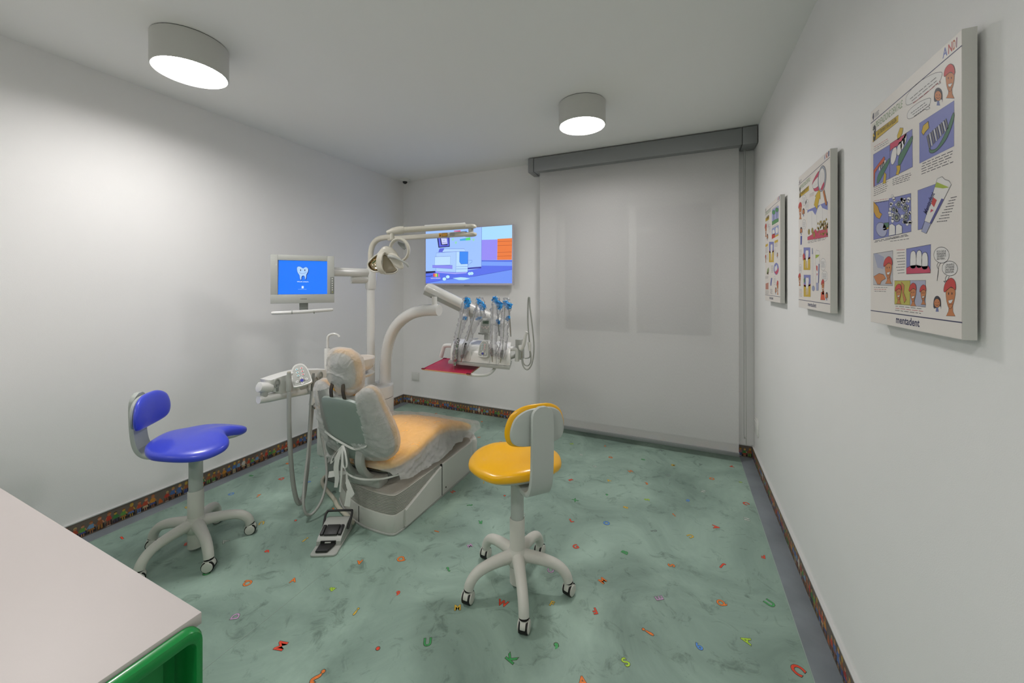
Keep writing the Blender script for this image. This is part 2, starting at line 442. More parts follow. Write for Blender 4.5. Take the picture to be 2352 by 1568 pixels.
def crowd_row(pr, s0, s1, seed):
    base = random.Random(77)
    kinds = [(base.choice(SKIN), base.choice(CLO), base.choice(PAN), base.choice(HAIR), base.uniform(0.85, 1.08), base.random(), base.uniform(-1, 1)) for _ in range(27)]
    x = s0; i = seed
    while x < s1:
        i += 1
        if i % 27 == 9: # small orange dog between the people
            pr.poly([(x-0.008, 0.012), (x-0.006, 0.035), (x+0.000, 0.046), (x+0.006, 0.036), (x+0.014, 0.022), (x+0.016, 0.012)], S(196, 104, 48)); x += 0.036; continue
        sk, cl, pa, ha, k, q, t = kinds[i % 27]
        B = 0.008; h = 0.080*k; w = 0.0112*(0.9+0.3*q)
        dx = t*0.003
        pr.lay = 1
        pr.poly([(x-w*1.15, B), (x-w*1.2, B+h*0.2), (x-w*0.4, B+h*0.4), (x+w*1.3, B+h*0.36), (x+w*1.6, B)], S(46, 38, 36))
        pr.lay = 2
        if q < 0.72:
            for sgn in (-1, 1):
                lx = x+sgn*w*0.42
                pr.poly([(lx-w*0.36+sgn*0.0015, B), (lx-w*0.34, B+h*0.38), (lx+w*0.34, B+h*0.38), (lx+w*0.38+sgn*0.0015, B)], pa)
                pr.poly([(lx-w*0.42, B-0.002), (lx-w*0.42, B+0.003), (lx+w*0.5, B+0.003), (lx+w*0.5, B-0.002)], S(222, 216, 206) if q < 0.4 else S(80, 60, 50))
        else:
            for sgn in (-1, 1):
                lx = x+sgn*w*0.35; pr.poly([(lx-0.0018, B), (lx-0.0018, B+h*0.25), (lx+0.0022, B+h*0.25), (lx+0.0022, B)], sk)
            pr.poly([(x-w*1.1, B+h*0.2), (x-w*0.6, B+h*0.45), (x+w*0.6, B+h*0.45), (x+w*1.1, B+h*0.2)], pa)
        pr.lay = 3
        pr.poly([(x-w*0.8, B+h*0.36), (x-w*0.95, B+h*0.6), (x-w*0.55, B+h*0.70), (x+w*0.55+dx, B+h*0.70), (x+w*0.95, B+h*0.6), (x+w*0.8, B+h*0.36)], cl)
        pr.lay = 4
        pr.poly([(x-w*0.9, B+h*0.62), (x-w*1.45, B+h*0.42), (x-w*1.2, B+h*0.38), (x-w*0.6, B+h*0.56)], cl if q > 0.3 else sk)
        pr.poly([(x+w*0.9, B+h*0.62), (x+w*1.45, B+h*0.44), (x+w*1.2, B+h*0.38), (x+w*0.6, B+h*0.56)], cl if q < 0.6 else sk)
        pr.ell(x+dx, B+h*0.81, h*0.11, h*0.13, sk, n=9)
        pr.lay = 5
        pr.poly([(x+dx-h*0.11, B+h*0.82), (x+dx-h*0.08, B+h*0.93), (x+dx+h*0.02, B+h*0.97), (x+dx+h*0.1, B+h*0.91), (x+dx+h*0.105, B+h*0.84), (x+dx, B+h*0.88)], ha)
        x += 0.031+0.006*q
idn = lambda x, y: (x, y)
BH, BT = 0.098, 0.011
def baseboard(name, boxes, bead, pls, spans, seed):
    m = MB()
    for b in boxes: m.b2(*b)
    o = part(name, m, BBG, kind='structure')
    bm_ = MB()
    for b in bead: bm_.b2(*b)
    part('top_bead', bm_, BEAD, o)
    pr = Print(idn, pls, 0.00008); crowd_row(pr, spans[0], spans[1], seed)
    pr.build('printed_people', PRINT, o, 'printed row of small cartoon people in bright clothes')
    return o
baseboard('baseboard_left', [(XL, XL+BT, YF, YB, 0, BH)], [(XL, XL+BT+0.003, YF, YB, BH, BH+0.006)],
          lambda u, v, h: Vector((XL+BT+h, u, v)), (0.2, YB-0.03), 3)
baseboard('baseboard_back', [(XL+BT, XR-BT, YB-BT, YB, 0, BH)], [(XL+BT, XR-BT, YB-BT-0.003, YB, BH, BH+0.006)],
          lambda u, v, h: Vector((u, YB-BT-h, v)), (XL+0.03, XR-0.03), 20)
baseboard('baseboard_right', [(XR-BT, XR, YF, YB, 0, BH)], [(XR-BT-0.003, XR, YF, YB, BH, BH+0.006)],
          lambda u, v, h: Vector((XR-BT-h, -u, v)), (-YB+0.03, -0.6), 11)

# ------------------------------------------------------------------ letters in the floor
LR, LO, LY, LG, LB, LW, LM, LP = S(236, 74, 44), S(244, 128, 48), S(222, 186, 70), S(70, 168, 96), S(90, 150, 226), S(196, 206, 196), S(176, 216, 60), S(196, 160, 196)
LGY = S(128, 150, 142)
LETTERS = [
 (614,1266,'9',LR,70,1), (569,1338,'Q',LO,200,1.2), (674,1332,'A',LO,10,1), (763,1352,'&',LM,60,.9), (826,1291,'A',LO,190,1), (921,1284,'Q',LO,40,1.2),
 (1030,1307,'?',LG,35,1.1), (914,1362,'9',LR,0,.9), (541,1415,'D',LP,100,1.1), (818,1404,'!',LY,165,1.3), (1051,1395,'M',LY,5,1), (645,1483,'M',LR,80,1.3),
 (868,1489,'.',LR,0,2.0), (982,1474,'U',LG,8,1.2), (729,1553,'?',LO,150,1.9), (1003,1220,'1',LO,70,1), (1079,1253,'M',LP,30,.9), (1322,1255,'G',LR,20,1.1),
 (1435,1268,'B',LG,50,1.1), (1384,1333,'M',LO,40,1.1), (1155,1385,'W',LR,-20,1.1), (1268,1386,'F',LY,-30,1), (1366,1403,'F',LR,190,1.1), (1175,1511,'K',LG,50,1.3),
 (1278,1483,',',LG,0,2.2), (1437,1520,'S',LM,30,1.2), (1338,1564,'A',LO,0,1.2), (1265,1310,'C',LP,90,1.1), (1586,1231,'U',LY,110,1.1), (1542,1298,'S',LO,80,1.1),
 (1660,1299,'J',LR,130,1.2), (1753,1278,'F',LR,150,1), (1514,1373,'E',LP,100,1.2), (1657,1385,'Q',LO,30,1.1), (1768,1385,'U',LG,30,1.3), (1488,1451,'!',LO,-130,1.6),
 (1605,1484,'6',LB,20,1.1), (1713,1470,'A',LM,60,1.2), (1832,1538,'C',LR,-60,1.5), (1502,1219,'?',LGY,-80,1.2), (1313,1019,'N',LM,20,1), (1335,1044,'8',LW,40,1),
 (1391,1024,'L',LO,-30,1), (1445,1026,'S',LGY,90,1), (1402,1050,'G',LO,10,1.1), (1477,1055,'8',LG,60,1), (1366,1071,'C',LW,180,1), (1448,1082,'H',LO,20,1.1),
 (1311,1102,'E',LR,-60,1.1), (1398,1103,'A',LY,20,1), (1485,1110,'3',LO,0,1), (1321,1148,'X',LG,30,1.1), (1394,1136,',',LG,0,1.8), (1486,1147,'S',LM,80,1.1),
 (1437,1165,'8',LY,60,1), (1313,1195,'L',LR,10,1.1), (1393,1201,'O',LB,20,1.2), (1519,1034,'Z',LGY,30,1), (1546,1068,'M',LY,60,1), (1609,1067,'7',LGY,-30,1.1),
 (1680,1071,'A',LR,90,1), (1535,1091,'O',LGY,50,1.1), (1635,1099,'O',LO,20,1.1), (1701,1107,'-',LM,-20,1.6), (1615,1128,'Z',LW,-40,1.1), (1580,1149,'0',LB,-40,1),
 (1713,1156,'C',LR,-70,1.2), (1548,1182,'!',LO,10,1), (1715,1192,'N',LW,60,1.1), (1645,1210,'A',LR,-110,1.2), (577,1092,'S',LG,70,1.1), (661,1064,'R',LO,60,1),
 (647,1099,'D',LR,70,1.2), (724,1074,'C',LW,-40,1), (531,1134,'O',LB,60,1.1), (594,1138,'7',LO,20,1.1), (710,1107,'P',LB,0,1), (768,1129,'R',LGY,20,1),
 (687,1145,'S',LW,40,1), (766,1169,'?',LO,40,1.2), (601,1201,'U',LY,200,1.1), (679,1195,'.',LR,0,1.8), (701,1239,'!',LY,160,1.3), (516,1243,'A',LW,60,1.1),
 (740,1047,'M',LGY,40,1), (1121,984,'S',LGY,60,1), (1100,1004,'O',LO,0,.9), (1150,1015,'G',LO,20,1), (1152,968,'Z',LGY,0,.9), (1107,968,'B',LO,0,.9),
 (1111,1108,'!',LY,0,1), (1040,1129,'H',LR,50,1), (1159,1138,'.',LR,0,1.8), (1079,1160,'?',LG,-80,1.2), (1223,1135,'I',LY,80,1), (1201,1182,'C',LW,0,1),
 (1103,1199,'R',LG,180,1), (280,1235,'1',LR,60,1.2), (428,1249,'8',LR,30,1), (429,1165,'S',LY,60,1), (474,1316,'C',LG,40,1.1), (924,946,'F',LO,0,.9), (959,948,'N',LY,30,.9), (1002,949,'E',LO,60,.9),
]
ROUGHL = 0.45
_lm = {}
def lettermat(c):
    k = tuple(round(x, 3) for x in c)
    if k not in _lm: _lm[k] = mat('letter_%d' % len(_lm), c, ROUGHL, var=0.18, vscale=120)
    return _lm[k]
RIMM = mat('letter_rim', S(84, 84, 70), 0.6)
for (px, py, ch, c, rot, k) in LETTERS:
    p = onz(px, py, 0.0)
    if p.x > XR-0.03 or p.x < XL+0.03: continue
    a = radians(rot)+YAW
    me_v = []
    ob = None
    for lay, (b, m_) in enumerate(((0.06, RIMM), (0.025, lettermat(c)))):
        vs, fs, x0, x1, y0, y1 = glyph(ch, b)
        cxg, cyg = (glyph(ch, 0.0)[2]+glyph(ch, 0.0)[3])/2, (glyph(ch, 0.0)[4]+glyph(ch, 0.0)[5])/2
        s_ = 0.040*k
        mb = MB()
        mb.add([Vector(((x-cxg)*s_*cos(a)-(y-cyg)*s_*sin(a)+p.x, (x-cxg)*s_*sin(a)+(y-cyg)*s_*cos(a)+p.y, 0.0004+0.0003*lay)) for x, y in vs], fs)
        if lay == 0: ob = mb
        else:
            me = mb.mesh('inlaid_letter', Vector((p.x, p.y, 0)), flat=True); me.materials.append(m_); me.materials.append(RIMM)
            n0 = len(mb.v)
            bm = bmesh.new(); bm.from_mesh(me)
            vv = [bm.verts.new(v-Vector((p.x, p.y, 0))) for v in ob.v]
            for f in ob.f:
                try: nf = bm.faces.new([vv[i] for i in f]); nf.material_index = 1
                except ValueError: pass
            bm.to_mesh(me); bm.free()
            o = bpy.data.objects.new('inlaid_letter', me); COL.objects.link(o); o.location = (p.x, p.y, 0); o.parent = floor

# ------------------------------------------------------------------ ceiling lamps
LAMPM = emis('lamp_diffuser', (1.0, 0.968, 0.960, 1), LAMP_STRENGTH)
LAMPH = mat('lamp_housing', S(206, 206, 200), 0.4)
def ceiling_lamp(x, y, label):
    t = thing('ceiling_lamp', label, 'lamp', (x, y, HC), group='round ceiling lamps')
    part('housing', MB().lathe([(0.001, HC-0.124), (0.151, HC-0.124), (0.152, HC-0.155), (0.155, HC-0.158), (0.159, HC-0.156), (0.160, HC-0.150), (0.160, HC-0.004), (0.156, HC-0.003), (0.001, HC-0.003)], (x, y, 0), seg=64), LAMPH, t)
    part('mounting_plate', MB().cyl((x, y, HC-0.003), (x, y, HC), 0.157, seg=48), RUBBER, t)
    part('diffuser', MB().lathe([(0.001, HC-0.1305), (0.08, HC-0.1302), (0.14, HC-0.1298), (0.1495, HC-0.1280)], (x, y, 0), seg=48), LAMPM, t)
    return t
ceiling_lamp(-2.335, 1.112, 'large white drum lamp on the ceiling near the left wall')
ceiling_lamp(-0.635, 2.60, 'white drum lamp on the ceiling before the roller blind')
ceiling_lamp(-0.635, -0.40, 'unseen white drum lamp added for light on the ceiling nearest the white counter')  # out of view behind the camera, added to light the room
ceiling_lamp(-2.335, -1.90, 'unseen white drum lamp added for light on the ceiling in the near left corner')  # second unseen lamp, added for more frontal light

# ------------------------------------------------------------------ ceiling camera, wall plates
t = thing('dome_camera', 'small white dome camera with dark lens in ceiling corner', 'camera', (-3.02, 3.60, HC))
part('housing', MB().lathe([(0.06, HC), (0.06, HC-0.012), (0.05, HC-0.022), (0.028, HC-0.028), (0.001, HC-0.028)], (-3.02, 3.60, 0)), PLAST, t)
part('lens_dome', MB().ball((-3.02, 3.60, HC-0.027), 0.028), BLACKP, t)
def plate(loc, nrm, w, h, label):
    t = thing('wall_plate', label, 'wall plate', loc)
    nx, ny = nrm
    if ny: b = MB().box((loc[0], loc[1]+ny*0.006, loc[2]), (w, 0.012, h), None, 0.003); c = MB().box((loc[0], loc[1]+ny*0.0135, loc[2]), (w*0.86, 0.005, h*0.8), None, 0.002)
    else: b = MB().box((loc[0]+nx*0.006, loc[1], loc[2]), (0.012, w, h), None, 0.003); c = MB().box((loc[0]+nx*0.0135, loc[1], loc[2]), (0.005, w*0.86, h*0.8), None, 0.002)
    part('frame', b, PLAST, t); part('cover', c, PLAST, t)
plate((-2.94, YB, 0.335), (0, -1), 0.105, 0.105, 'square white cover plate low on the back wall')
plate((XR, 3.52, 0.318), (-1, 0), 0.11, 0.12, 'white socket plate low on the right wall near corner')

# ------------------------------------------------------------------ roller blind
def blindmat():
    m, nt, p = newmat('blind_fabric'); L = nt.links; N = nt.nodes.new
    tc = N('ShaderNodeTexCoord'); mp = N('ShaderNodeMapping'); mp.inputs['Scale'].default_value = (420, 1, 60)
    n = N('ShaderNodeTexNoise'); n.inputs['Scale'].default_value = 1.0; n.inputs['Detail'].default_value = 2
    L.new(tc.outputs['Object'], mp.inputs['Vector']); L.new(mp.outputs['Vector'], n.inputs['Vector'])
    r = N('ShaderNodeValToRGB'); r.color_ramp.elements[0].color = S(218, 217, 216); r.color_ramp.elements[1].color = S(240, 239, 237)
    L.new(n.outputs['Fac'], r.inputs['Fac'])
    df = N('ShaderNodeBsdfDiffuse'); tr = N('ShaderNodeBsdfTransparent'); tl = N('ShaderNodeBsdfTranslucent'); tl.inputs['Color'].default_value = S(200, 200, 200)
    L.new(r.outputs['Color'], df.inputs['Color'])
    m1 = N('ShaderNodeMixShader'); m1.inputs[0].default_value = 0.12; L.new(df.outputs[0], m1.inputs[1]); L.new(tl.outputs[0], m1.inputs[2])
    m2 = N('ShaderNodeMixShader'); m2.inputs[0].default_value = 0.24; L.new(m1.outputs[0], m2.inputs[1]); L.new(tr.outputs[0], m2.inputs[2])
    L.new(m2.outputs[0], nt.nodes['Material Output'].inputs['Surface'])
    return m
bl = thing('roller_blind', 'pale grey floor-length roller blind hanging over the window', 'blind', (-0.44, 3.56, 2.5))
part('fabric', MB().grid([[Vector((-1.295+1.716*i/40, 3.560-0.002*sin(i*0.5)*(1-k/12), 0.075+(2.56-0.075)*k/12)) for i in range(41)] for k in range(13)]), blindmat(), bl)
part('bottom_bar', MB().b2(-1.300, 0.426, 3.550, 3.570, 0.045, 0.078, 0.003), ALU, bl, 'grey metal bottom bar')
part('cassette', MB().b2(-1.335, 0.436, 3.49, 3.665, 2.555, 2.690, 0.006), ALU, bl, 'long grey metal cassette')
part('end_cap', MB().b2(-1.395, -1.337, 3.488, 3.667, 2.553, 2.692, 0.006), ALU, bl)
part('end_cap', MB().b2(0.438, 0.540, 3.488, 3.667, 2.553, 2.692, 0.006), ALU, bl)
part('pull_cord', MB().tube([(0.462, 3.60, 2.55), (0.463, 3.60, 1.4), (0.462, 3.60, 0.30), (0.468, 3.60, 0.20), (0.475, 3.60, 0.19), (0.478, 3.60, 0.24), (0.474, 3.605, 1.4), (0.474, 3.605, 2.55)], 0.0022, 6, 5), PLASTG, bl)

# ------------------------------------------------------------------ counter with green cabinet
def xc_(z): return z
CT = MB().b2(XL+0.002, -0.928, -0.60, 0.462, 0.727, 0.752, 0.002)
tagged('counter_top', CT, mat('counter_laminate', S(208, 200, 196), 0.45, bump=0.05, bscale=900, var=0.01, vscale=3), 'pale greyish white counter top running to the left wall', 'counter', origin=(-2.0, 0, 0.727))
t = thing('green_cabinet', 'glossy green lacquered cabinet with rounded edges under the white counter', 'cabinet', (-1.3, 0, 0))
Mx = Matrix(((0, 0, 1), (1, 0, 0), (0, 1, 0)))   # outline (y,z) extruded along x
part('body', MB().b2(-2.2, -0.985, -0.56, 0.44, 0.02, 0.700), GREEN, t)
ring = MB()
o_ = rrect(-0.58, 0.455, 0.012, 0.744, 0.030, 6); i_ = rrect(-0.56, 0.440, 0.040, 0.714, 0.016, 6)
st = [(o_, -0.926), (o_, -0.914), ([((a[0]*0.85+b[0]*0.15), (a[1]*0.85+b[1]*0.15)) for a, b in zip(o_, i_)], -0.907), ([((a[0]*0.5+b[0]*0.5), (a[1]*0.5+b[1]*0.5)) for a, b in zip(o_, i_)], -0.904), ([((a[0]*0.15+b[0]*0.85), (a[1]*0.15+b[1]*0.85)) for a, b in zip(o_, i_)], -0.907), (i_, -0.914), (i_, -0.985)]
ring.rings([[Vector((x, p[0], p[1])) for p in o] for o, x in st], False)
part('end_frame', ring, GREEN, t, 'rounded green rim of the cabinet end')
part('recessed_panel', MB().b2(-0.986, -0.972, -0.535, 0.415, 0.055, 0.678), GREEN, t)
# ------------------------------------------------------------------ posters on the right wall
INK = S(40, 40, 44); PBL = S(128, 134, 196); PYE = S(214, 178, 40); PRE = S(206, 66, 60); PPK = S(206, 70, 100); PSK = S(206, 130, 78); PWH = S(236, 232, 228); PGR = S(76, 124, 96)
PNAVY = S(50, 52, 92)
PAPER = mat('poster_board', S(238, 231, 224), 0.4, var=0.008, vscale=3)
EDGEM = mat('board_edge', S(206, 205, 198), 0.5)
PXF = XR-0.034
def poster(name_label, y_far, w, z0, h, src):
    t = thing('wall_poster', name_label, 'poster', (XR, y_far-w/2, z0), group='dental posters on the right wall')
    part('board', MB().b2(PXF+0.0006, XR-0.012, y_far-w, y_far, z0, z0+h), EDGEM, t)
    part('sheet', MB().b2(PXF, PXF+0.0006, y_far-w+0.001, y_far-0.001, z0+0.001, z0+h-0.001), PAPER, t)
    for yy in (y_far-w*0.2, y_far-w*0.8): part('hanger', MB().b2(XR-0.012, XR, yy-0.02, yy+0.02, z0+h*0.55, z0+h*0.7), EDGEM, t)
    hm = homog(src, [(0, h), (w, h), (w, 0), (0, 0)])
    pr = Print(hm, lambda u, v, k: Vector((PXF-k, y_far-u, z0+v)))
    return t, pr
def capboy(p, x, y, s, face=1):
    """cartoon head of a child with a red cap, hand-drawn style; x,y centre of the face, s half height in drawing units"""
    L = p.lay; sx = s*p.xr
    p.poly([(x-.16*sx, y+.7*s), (x-.20*sx, y+1.25*s), (x-.45*sx, y+1.6*s), (x+.5*sx, y+1.6*s), (x+.25*sx, y+1.25*s), (x+.22*sx, y+.7*s)], PSK, INK, .0007)
    p.lay = L+1
    p.poly([(x-.42*sx, y-.5*s), (x-.44*sx, y+.3*s), (x-.2*sx, y+.95*s), (x+.1*sx, y+.98*s), (x+.38*sx, y+.4*s), (x+.42*sx, y-.45*s)], PSK, INK, .0007, 4)
    p.lay = L+3
    p.poly([(x-.7*sx, y-.45*s), (x-.5*sx, y-.95*s), (x, y-1.3*s), (x+.45*sx, y-1.05*s), (x+.52*sx, y-.4*s), (x+.1*sx, y-.62*s), (x-.3*sx, y-.42*s), (x-.62*sx, y-.2*s)], PRE, INK, .0007, 3)
    p.ell(x-.2*sx, y-.1*s, .045*sx, .1*s, INK); p.ell(x+.15*sx, y-.12*s, .045*sx, .1*s, INK)
    p.poly([(x-.22*sx, y+.42*s), (x+.28*sx, y+.32*s), (x+.1*sx, y+.62*s), (x-.12*sx, y+.64*s)], PWH, INK, .0006)
    p.lay = L
def girl(p, x, y, s):
    L = p.lay; sx = s*p.xr
    p.poly([(x-.7*sx, y+1.0*s), (x-.8*sx, y-.1*s), (x-.5*sx, y-.85*s), (x+.1*sx, y-1.05*s), (x+.7*sx, y-.6*s), (x+.85*sx, y+.3*s), (x+.8*sx, y+1.1*s), (x+.6*sx, y+.6*s)], S(60, 56, 64), None, .0007, 3)
    p.lay = L+1; p.ell(x, y+.12*s, .66*sx, .72*s, PSK, INK, .0007)
    p.poly([(x-.15*sx, y+.8*s), (x-.3*sx, y+1.5*s), (x+.35*sx, y+1.5*s), (x+.15*sx, y+.8*s)], S(110, 120, 170))
    p.lay = L+3; p.ell(x-.25*sx, y, .05*sx, .1*s, INK); p.ell(x+.25*sx, y, .05*sx, .1*s, INK)
    p.line([(x-.35*sx, y+.35*s), (x, y+.5*s), (x+.35*sx, y+.33*s)], INK, .0008, 3)
    p.lay = L
def bubble(p, x, y, rx, ry, tail, rows, seed, rot=0):
    p.ell(x, y, rx, ry, PWH, INK, .0008, 26, rot)
    L = p.lay; p.lay = L+2
    if tail: p.line([(x-.15*rx, y+.96*ry), tail, (x+.1*rx, y+.97*ry)], INK, .0008)
    c, q = cos(radians(rot)), sin(radians(rot))
    p.greek((x-.68*rx*c+.45*ry*q, y-.68*rx*q-.45*ry*c), (x+.68*rx*c+.45*ry*q, y+.68*rx*q-.45*ry*c), (x-.68*rx*c-.5*ry*q, y-.68*rx*q+.5*ry*c), rows, INK, .0009, seed)
    p.lay = L
def tooth_root(p, x0, y0, x1, y1, seed=0):
    w = x1-x0; h = y1-y0; L = p.lay
    p.poly([(x0, y0), (x1, y0), (x1, y1), (x0, y1)], PBL, INK, .0007)
    p.lay = L+2; p.poly([(x0, y0+.48*h), (x1, y0+.44*h), (x1, y1), (x0, y1)], PYE)
    p.poly([(x0, y0+.42*h), (x0+.3*w, y0+.48*h), (x0+.3*w, y0+.56*h), (x0, y0+.52*h)], PPK); p.poly([(x1, y0+.40*h), (x1-.3*w, y0+.46*h), (x1-.3*w, y0+.54*h), (x1, y0+.48*h)], PPK)
    p.lay = L+3
    p.poly([(x0+.3*w, y0+.18*h), (x0+.42*w, y0+.1*h), (x0+.55*w, y0+.14*h), (x0+.7*w, y0+.1*h), (x0+.78*w, y0+.22*h), (x0+.7*w, y0+.5*h), (x0+.66*w, y0+.92*h), (x0+.58*w, y0+.92*h), (x0+.54*w, y0+.6*h), (x0+.46*w, y0+.6*h), (x0+.42*w, y0+.93*h), (x0+.34*w, y0+.92*h), (x0+.33*w, y0+.5*h)], PWH, S(150, 40, 70), .0009)
    p.lay = L
def toothpaste(p, a, b, w0, w1):
    A = Vector(a); B = Vector(b); d = (B-A).normalized(); n = Vector((-d.y, d.x)); Lh = (B-A).length; L = p.lay
    q = lambda t, s: tuple(A+d*(t*Lh)+n*s)
    p.poly([q(0, -w0), q(-.05, -w0*.5), q(-.04, 0), q(-.07, w0*.5), q(0, w0), q(.8, w1), q(.8, -w1)], PWH, INK, .0008)
    p.lay = L+2
    p.poly([q(.06, -w0*.9), q(.06, w0*.9), q(.16, w0*.88), q(.12, -w0*.2)], S(170, 190, 60)); p.poly([q(.3, -w0*.85), q(.3, -w0*.5), q(.8, -w1*.5), q(.8, -w1*.98)], S(84, 84, 150))
    p.poly([q(.36, 0), q(.34, w0*.6), q(.46, w0*.5), q(.5, 0)], PRE); p.poly([q(.56, -w1*.2), q(.55, w1*.5), q(.62, w1*.4)], PPK)
    p.poly([q(.8, -w1*.85), q(.8, w1*.85), q(1, w1*.7), q(1, -w1*.7)], S(168, 172, 204), INK, .0008)
    p.lay = L
def header(p, tl, tr, sp, logo, title, tag, num, numtxt):
    p.line([tl, tr], PNAVY, .0022)
    p.text('A-N-D-I' if False else 'ANDI', logo[0], logo[1], S(108, 118, 170), .026, 0.02)
    p.poly([sp, (sp[0]+.6*logo[2], sp[1]-.4*logo[2]), (sp[0]+.6*logo[2], sp[1]+.9*logo[2]), (sp[0], sp[1]+1.4*logo[2])], S(110, 106, 122))
    p.text('LA PREVENZIONE DENTALE', title[0], title[1], S(104, 138, 78), title[2], 0.01, 0.15)
    p.poly(tag, PYE, INK, .0011)
    p.lay += 2
    p.text(numtxt, num[2], num[3], INK, num[4], 0.0, 0.1)
    p.text(num[0], num[1][0], num[1][1], INK, num[5], 0.05)
    p.lay -= 2

# nearest poster, drawing units = enlarged view of the photograph
t3, p = poster('nearest of the dental posters, with a green toothbrush picture at its upper right', 1.462, 0.402, 1.334, 0.622,
          [(150, 858), (968, 103), (997, 2876), (163, 2741)])
p.xr = 0.75
p.line([(152, 958), (970, 248)], PNAVY, .0024)
p.line([(163, 2638), (999, 2720)], PNAVY, .0024)
for ch, c, a_, b_ in (('A', S(120, 130, 190), (797, 368), (840, 332)), ('N', S(196, 90, 84), (847, 327), (884, 296)), ('D', S(190, 110, 70), (889, 292), (911, 274)), ('I', S(150, 100, 120), (917, 268), (926, 261))):
    p.text(ch, a_, b_, c, .020, 0.02, 0.0)
p.poly([(166, 905), (172, 870), (182, 860), (184, 900), (176, 930)], S(96, 92, 104)); p.greek((190, 868), (228, 832), (190, 905), 6, S(120, 118, 124), .0012, 5)
p.text('LA PREVENZIONE DENTALE', (170, 1020), (437, 805), S(112, 144, 84), .019, 0.0, 0.10)
p.poly([(174, 1050), (403, 876), (402, 935), (172, 1125)], PYE, INK, .0012)
p.lay = 3
p.text('GLI STRUMENTI PER LA PULIZIA', (214, 1064), (385, 935), INK, .0115, 0.0, 0.1)
p.text('3', (178, 1108), (202, 1088), INK, .040, 0.06)
p.lay = 1
def slanted(p, x0, y0, x1, y1, slope, col=None, line=INK):
    p.poly([(x0, y0), (x1, y0+slope*(x1-x0)), (x1, y1+slope*.7*(x1-x0)), (x0, y1)], col, line, .001)
# speech bubbles at top
p.poly([(470, 770), (480, 700), (560, 600), (700, 510), (780, 486), (795, 500), (785, 545), (770, 572), (785, 582), (760, 595), (748, 588), (640, 690), (540, 760), (490, 785)], PWH, INK, .0009, 3)
p.poly([(484, 895), (495, 840), (570, 770), (660, 725), (692, 722), (690, 760), (676, 795), (690, 808), (660, 825), (640, 822), (560, 880), (505, 908)], PWH, INK, .0009, 3)
p.lay = 4
p.greek((505, 735), (760, 520), (535, 770), 3, INK, .0013, 3, (2,))
p.greek((515, 860), (665, 745), (540, 890), 3, INK, .0013, 4)
p.lay = 1
capboy(p, 868, 548, 105); girl(p, 762, 690, 62)
# top right picture: toothbrush bristles
p.poly([(594, 945), (905, 738), (908, 1140), (598, 1302)], PBL, S(110, 116, 180), .0008)
p.lay = 3
p.poly([(690, 1165), (705, 1180), (750, 1165), (800, 1090), (850, 980), (900, 845), (905, 905), (850, 1060), (790, 1150), (735, 1200), (700, 1207), (686, 1190)], PGR, INK, .0012, 3)
for k in range(9):
    x = 662+k*20; y = 1060-k*18
    p.poly([(x, y), (x+14, y-20), (x+36, y+100-k*4), (x+24, y+110-k*4)], S(206, 204, 206) if k % 2 else S(120, 118, 126), INK, .001)
p.poly([(615, 1025), (630, 965), (675, 925), (682, 985), (650, 1020), (632, 1050)], PYE, INK, .0012)
p.lay = 1
p.greek((612, 1312), (905, 1180), (612, 1400), 5, INK, .0015, 6)
# left pair of pictures
p.poly([(178, 1235), (328, 1142), (328, 1445), (182, 1525)], PBL, INK, .001)
p.poly([(330, 1135), (530, 998), (536, 1335), (328, 1445)], PBL, INK, .001)
p.lay = 3
p.poly([(330, 1135), (480, 1035), (470, 1075), (430, 1120), (400, 1150), (350, 1180), (332, 1200)], PPK, INK, .001)
for x, y, w, h in ((365, 1240, 24, 82), (415, 1175, 20, 65), (445, 1130, 16, 55), (465, 1090, 13, 48)): p.ell(x, y, w, h, PWH, INK, .001, 16, 10)
p.poly([(405, 1310), (415, 1240), (470, 1150), (528, 1060), (530, 1105), (480, 1210), (430, 1310), (412, 1325)], PGR, INK, .001, 3)
p.poly([(395, 1060), (420, 990), (448, 990), (440, 1040), (415, 1085), (400, 1100)], PYE, INK, .001)
p.poly([(390, 1330), (425, 1318), (425, 1360), (408, 1410), (385, 1408), (396, 1370)], PYE, INK, .001)
p.poly([(183, 1375), (275, 1250), (284, 1262), (278, 1300), (230, 1340), (195, 1400), (190, 1520), (184, 1520)], S(206, 90, 50), INK, .001)
p.poly([(213, 1480), (222, 1420), (270, 1340), (322, 1265), (325, 1300), (280, 1390), (235, 1475), (218, 1490)], PGR, INK, .001, 3)
p.poly([(268, 1490), (280, 1390), (298, 1408), (292, 1490)], PYE, INK, .001)
for k in range(4): p.ell(240+k*14, 1355-k*18, 8, 26, PWH, INK, .0008, 10, 20)
p.lay = 1
p.greek((180, 1170), (325, 1080), (180, 1205), 3, INK, .0012, 7, (0,)); p.greek((182, 1535), (315, 1470), (182, 1605), 5, INK, .0014, 8); p.greek((350, 1455), (535, 1385), (350, 1505), 4, INK, .0014, 9)
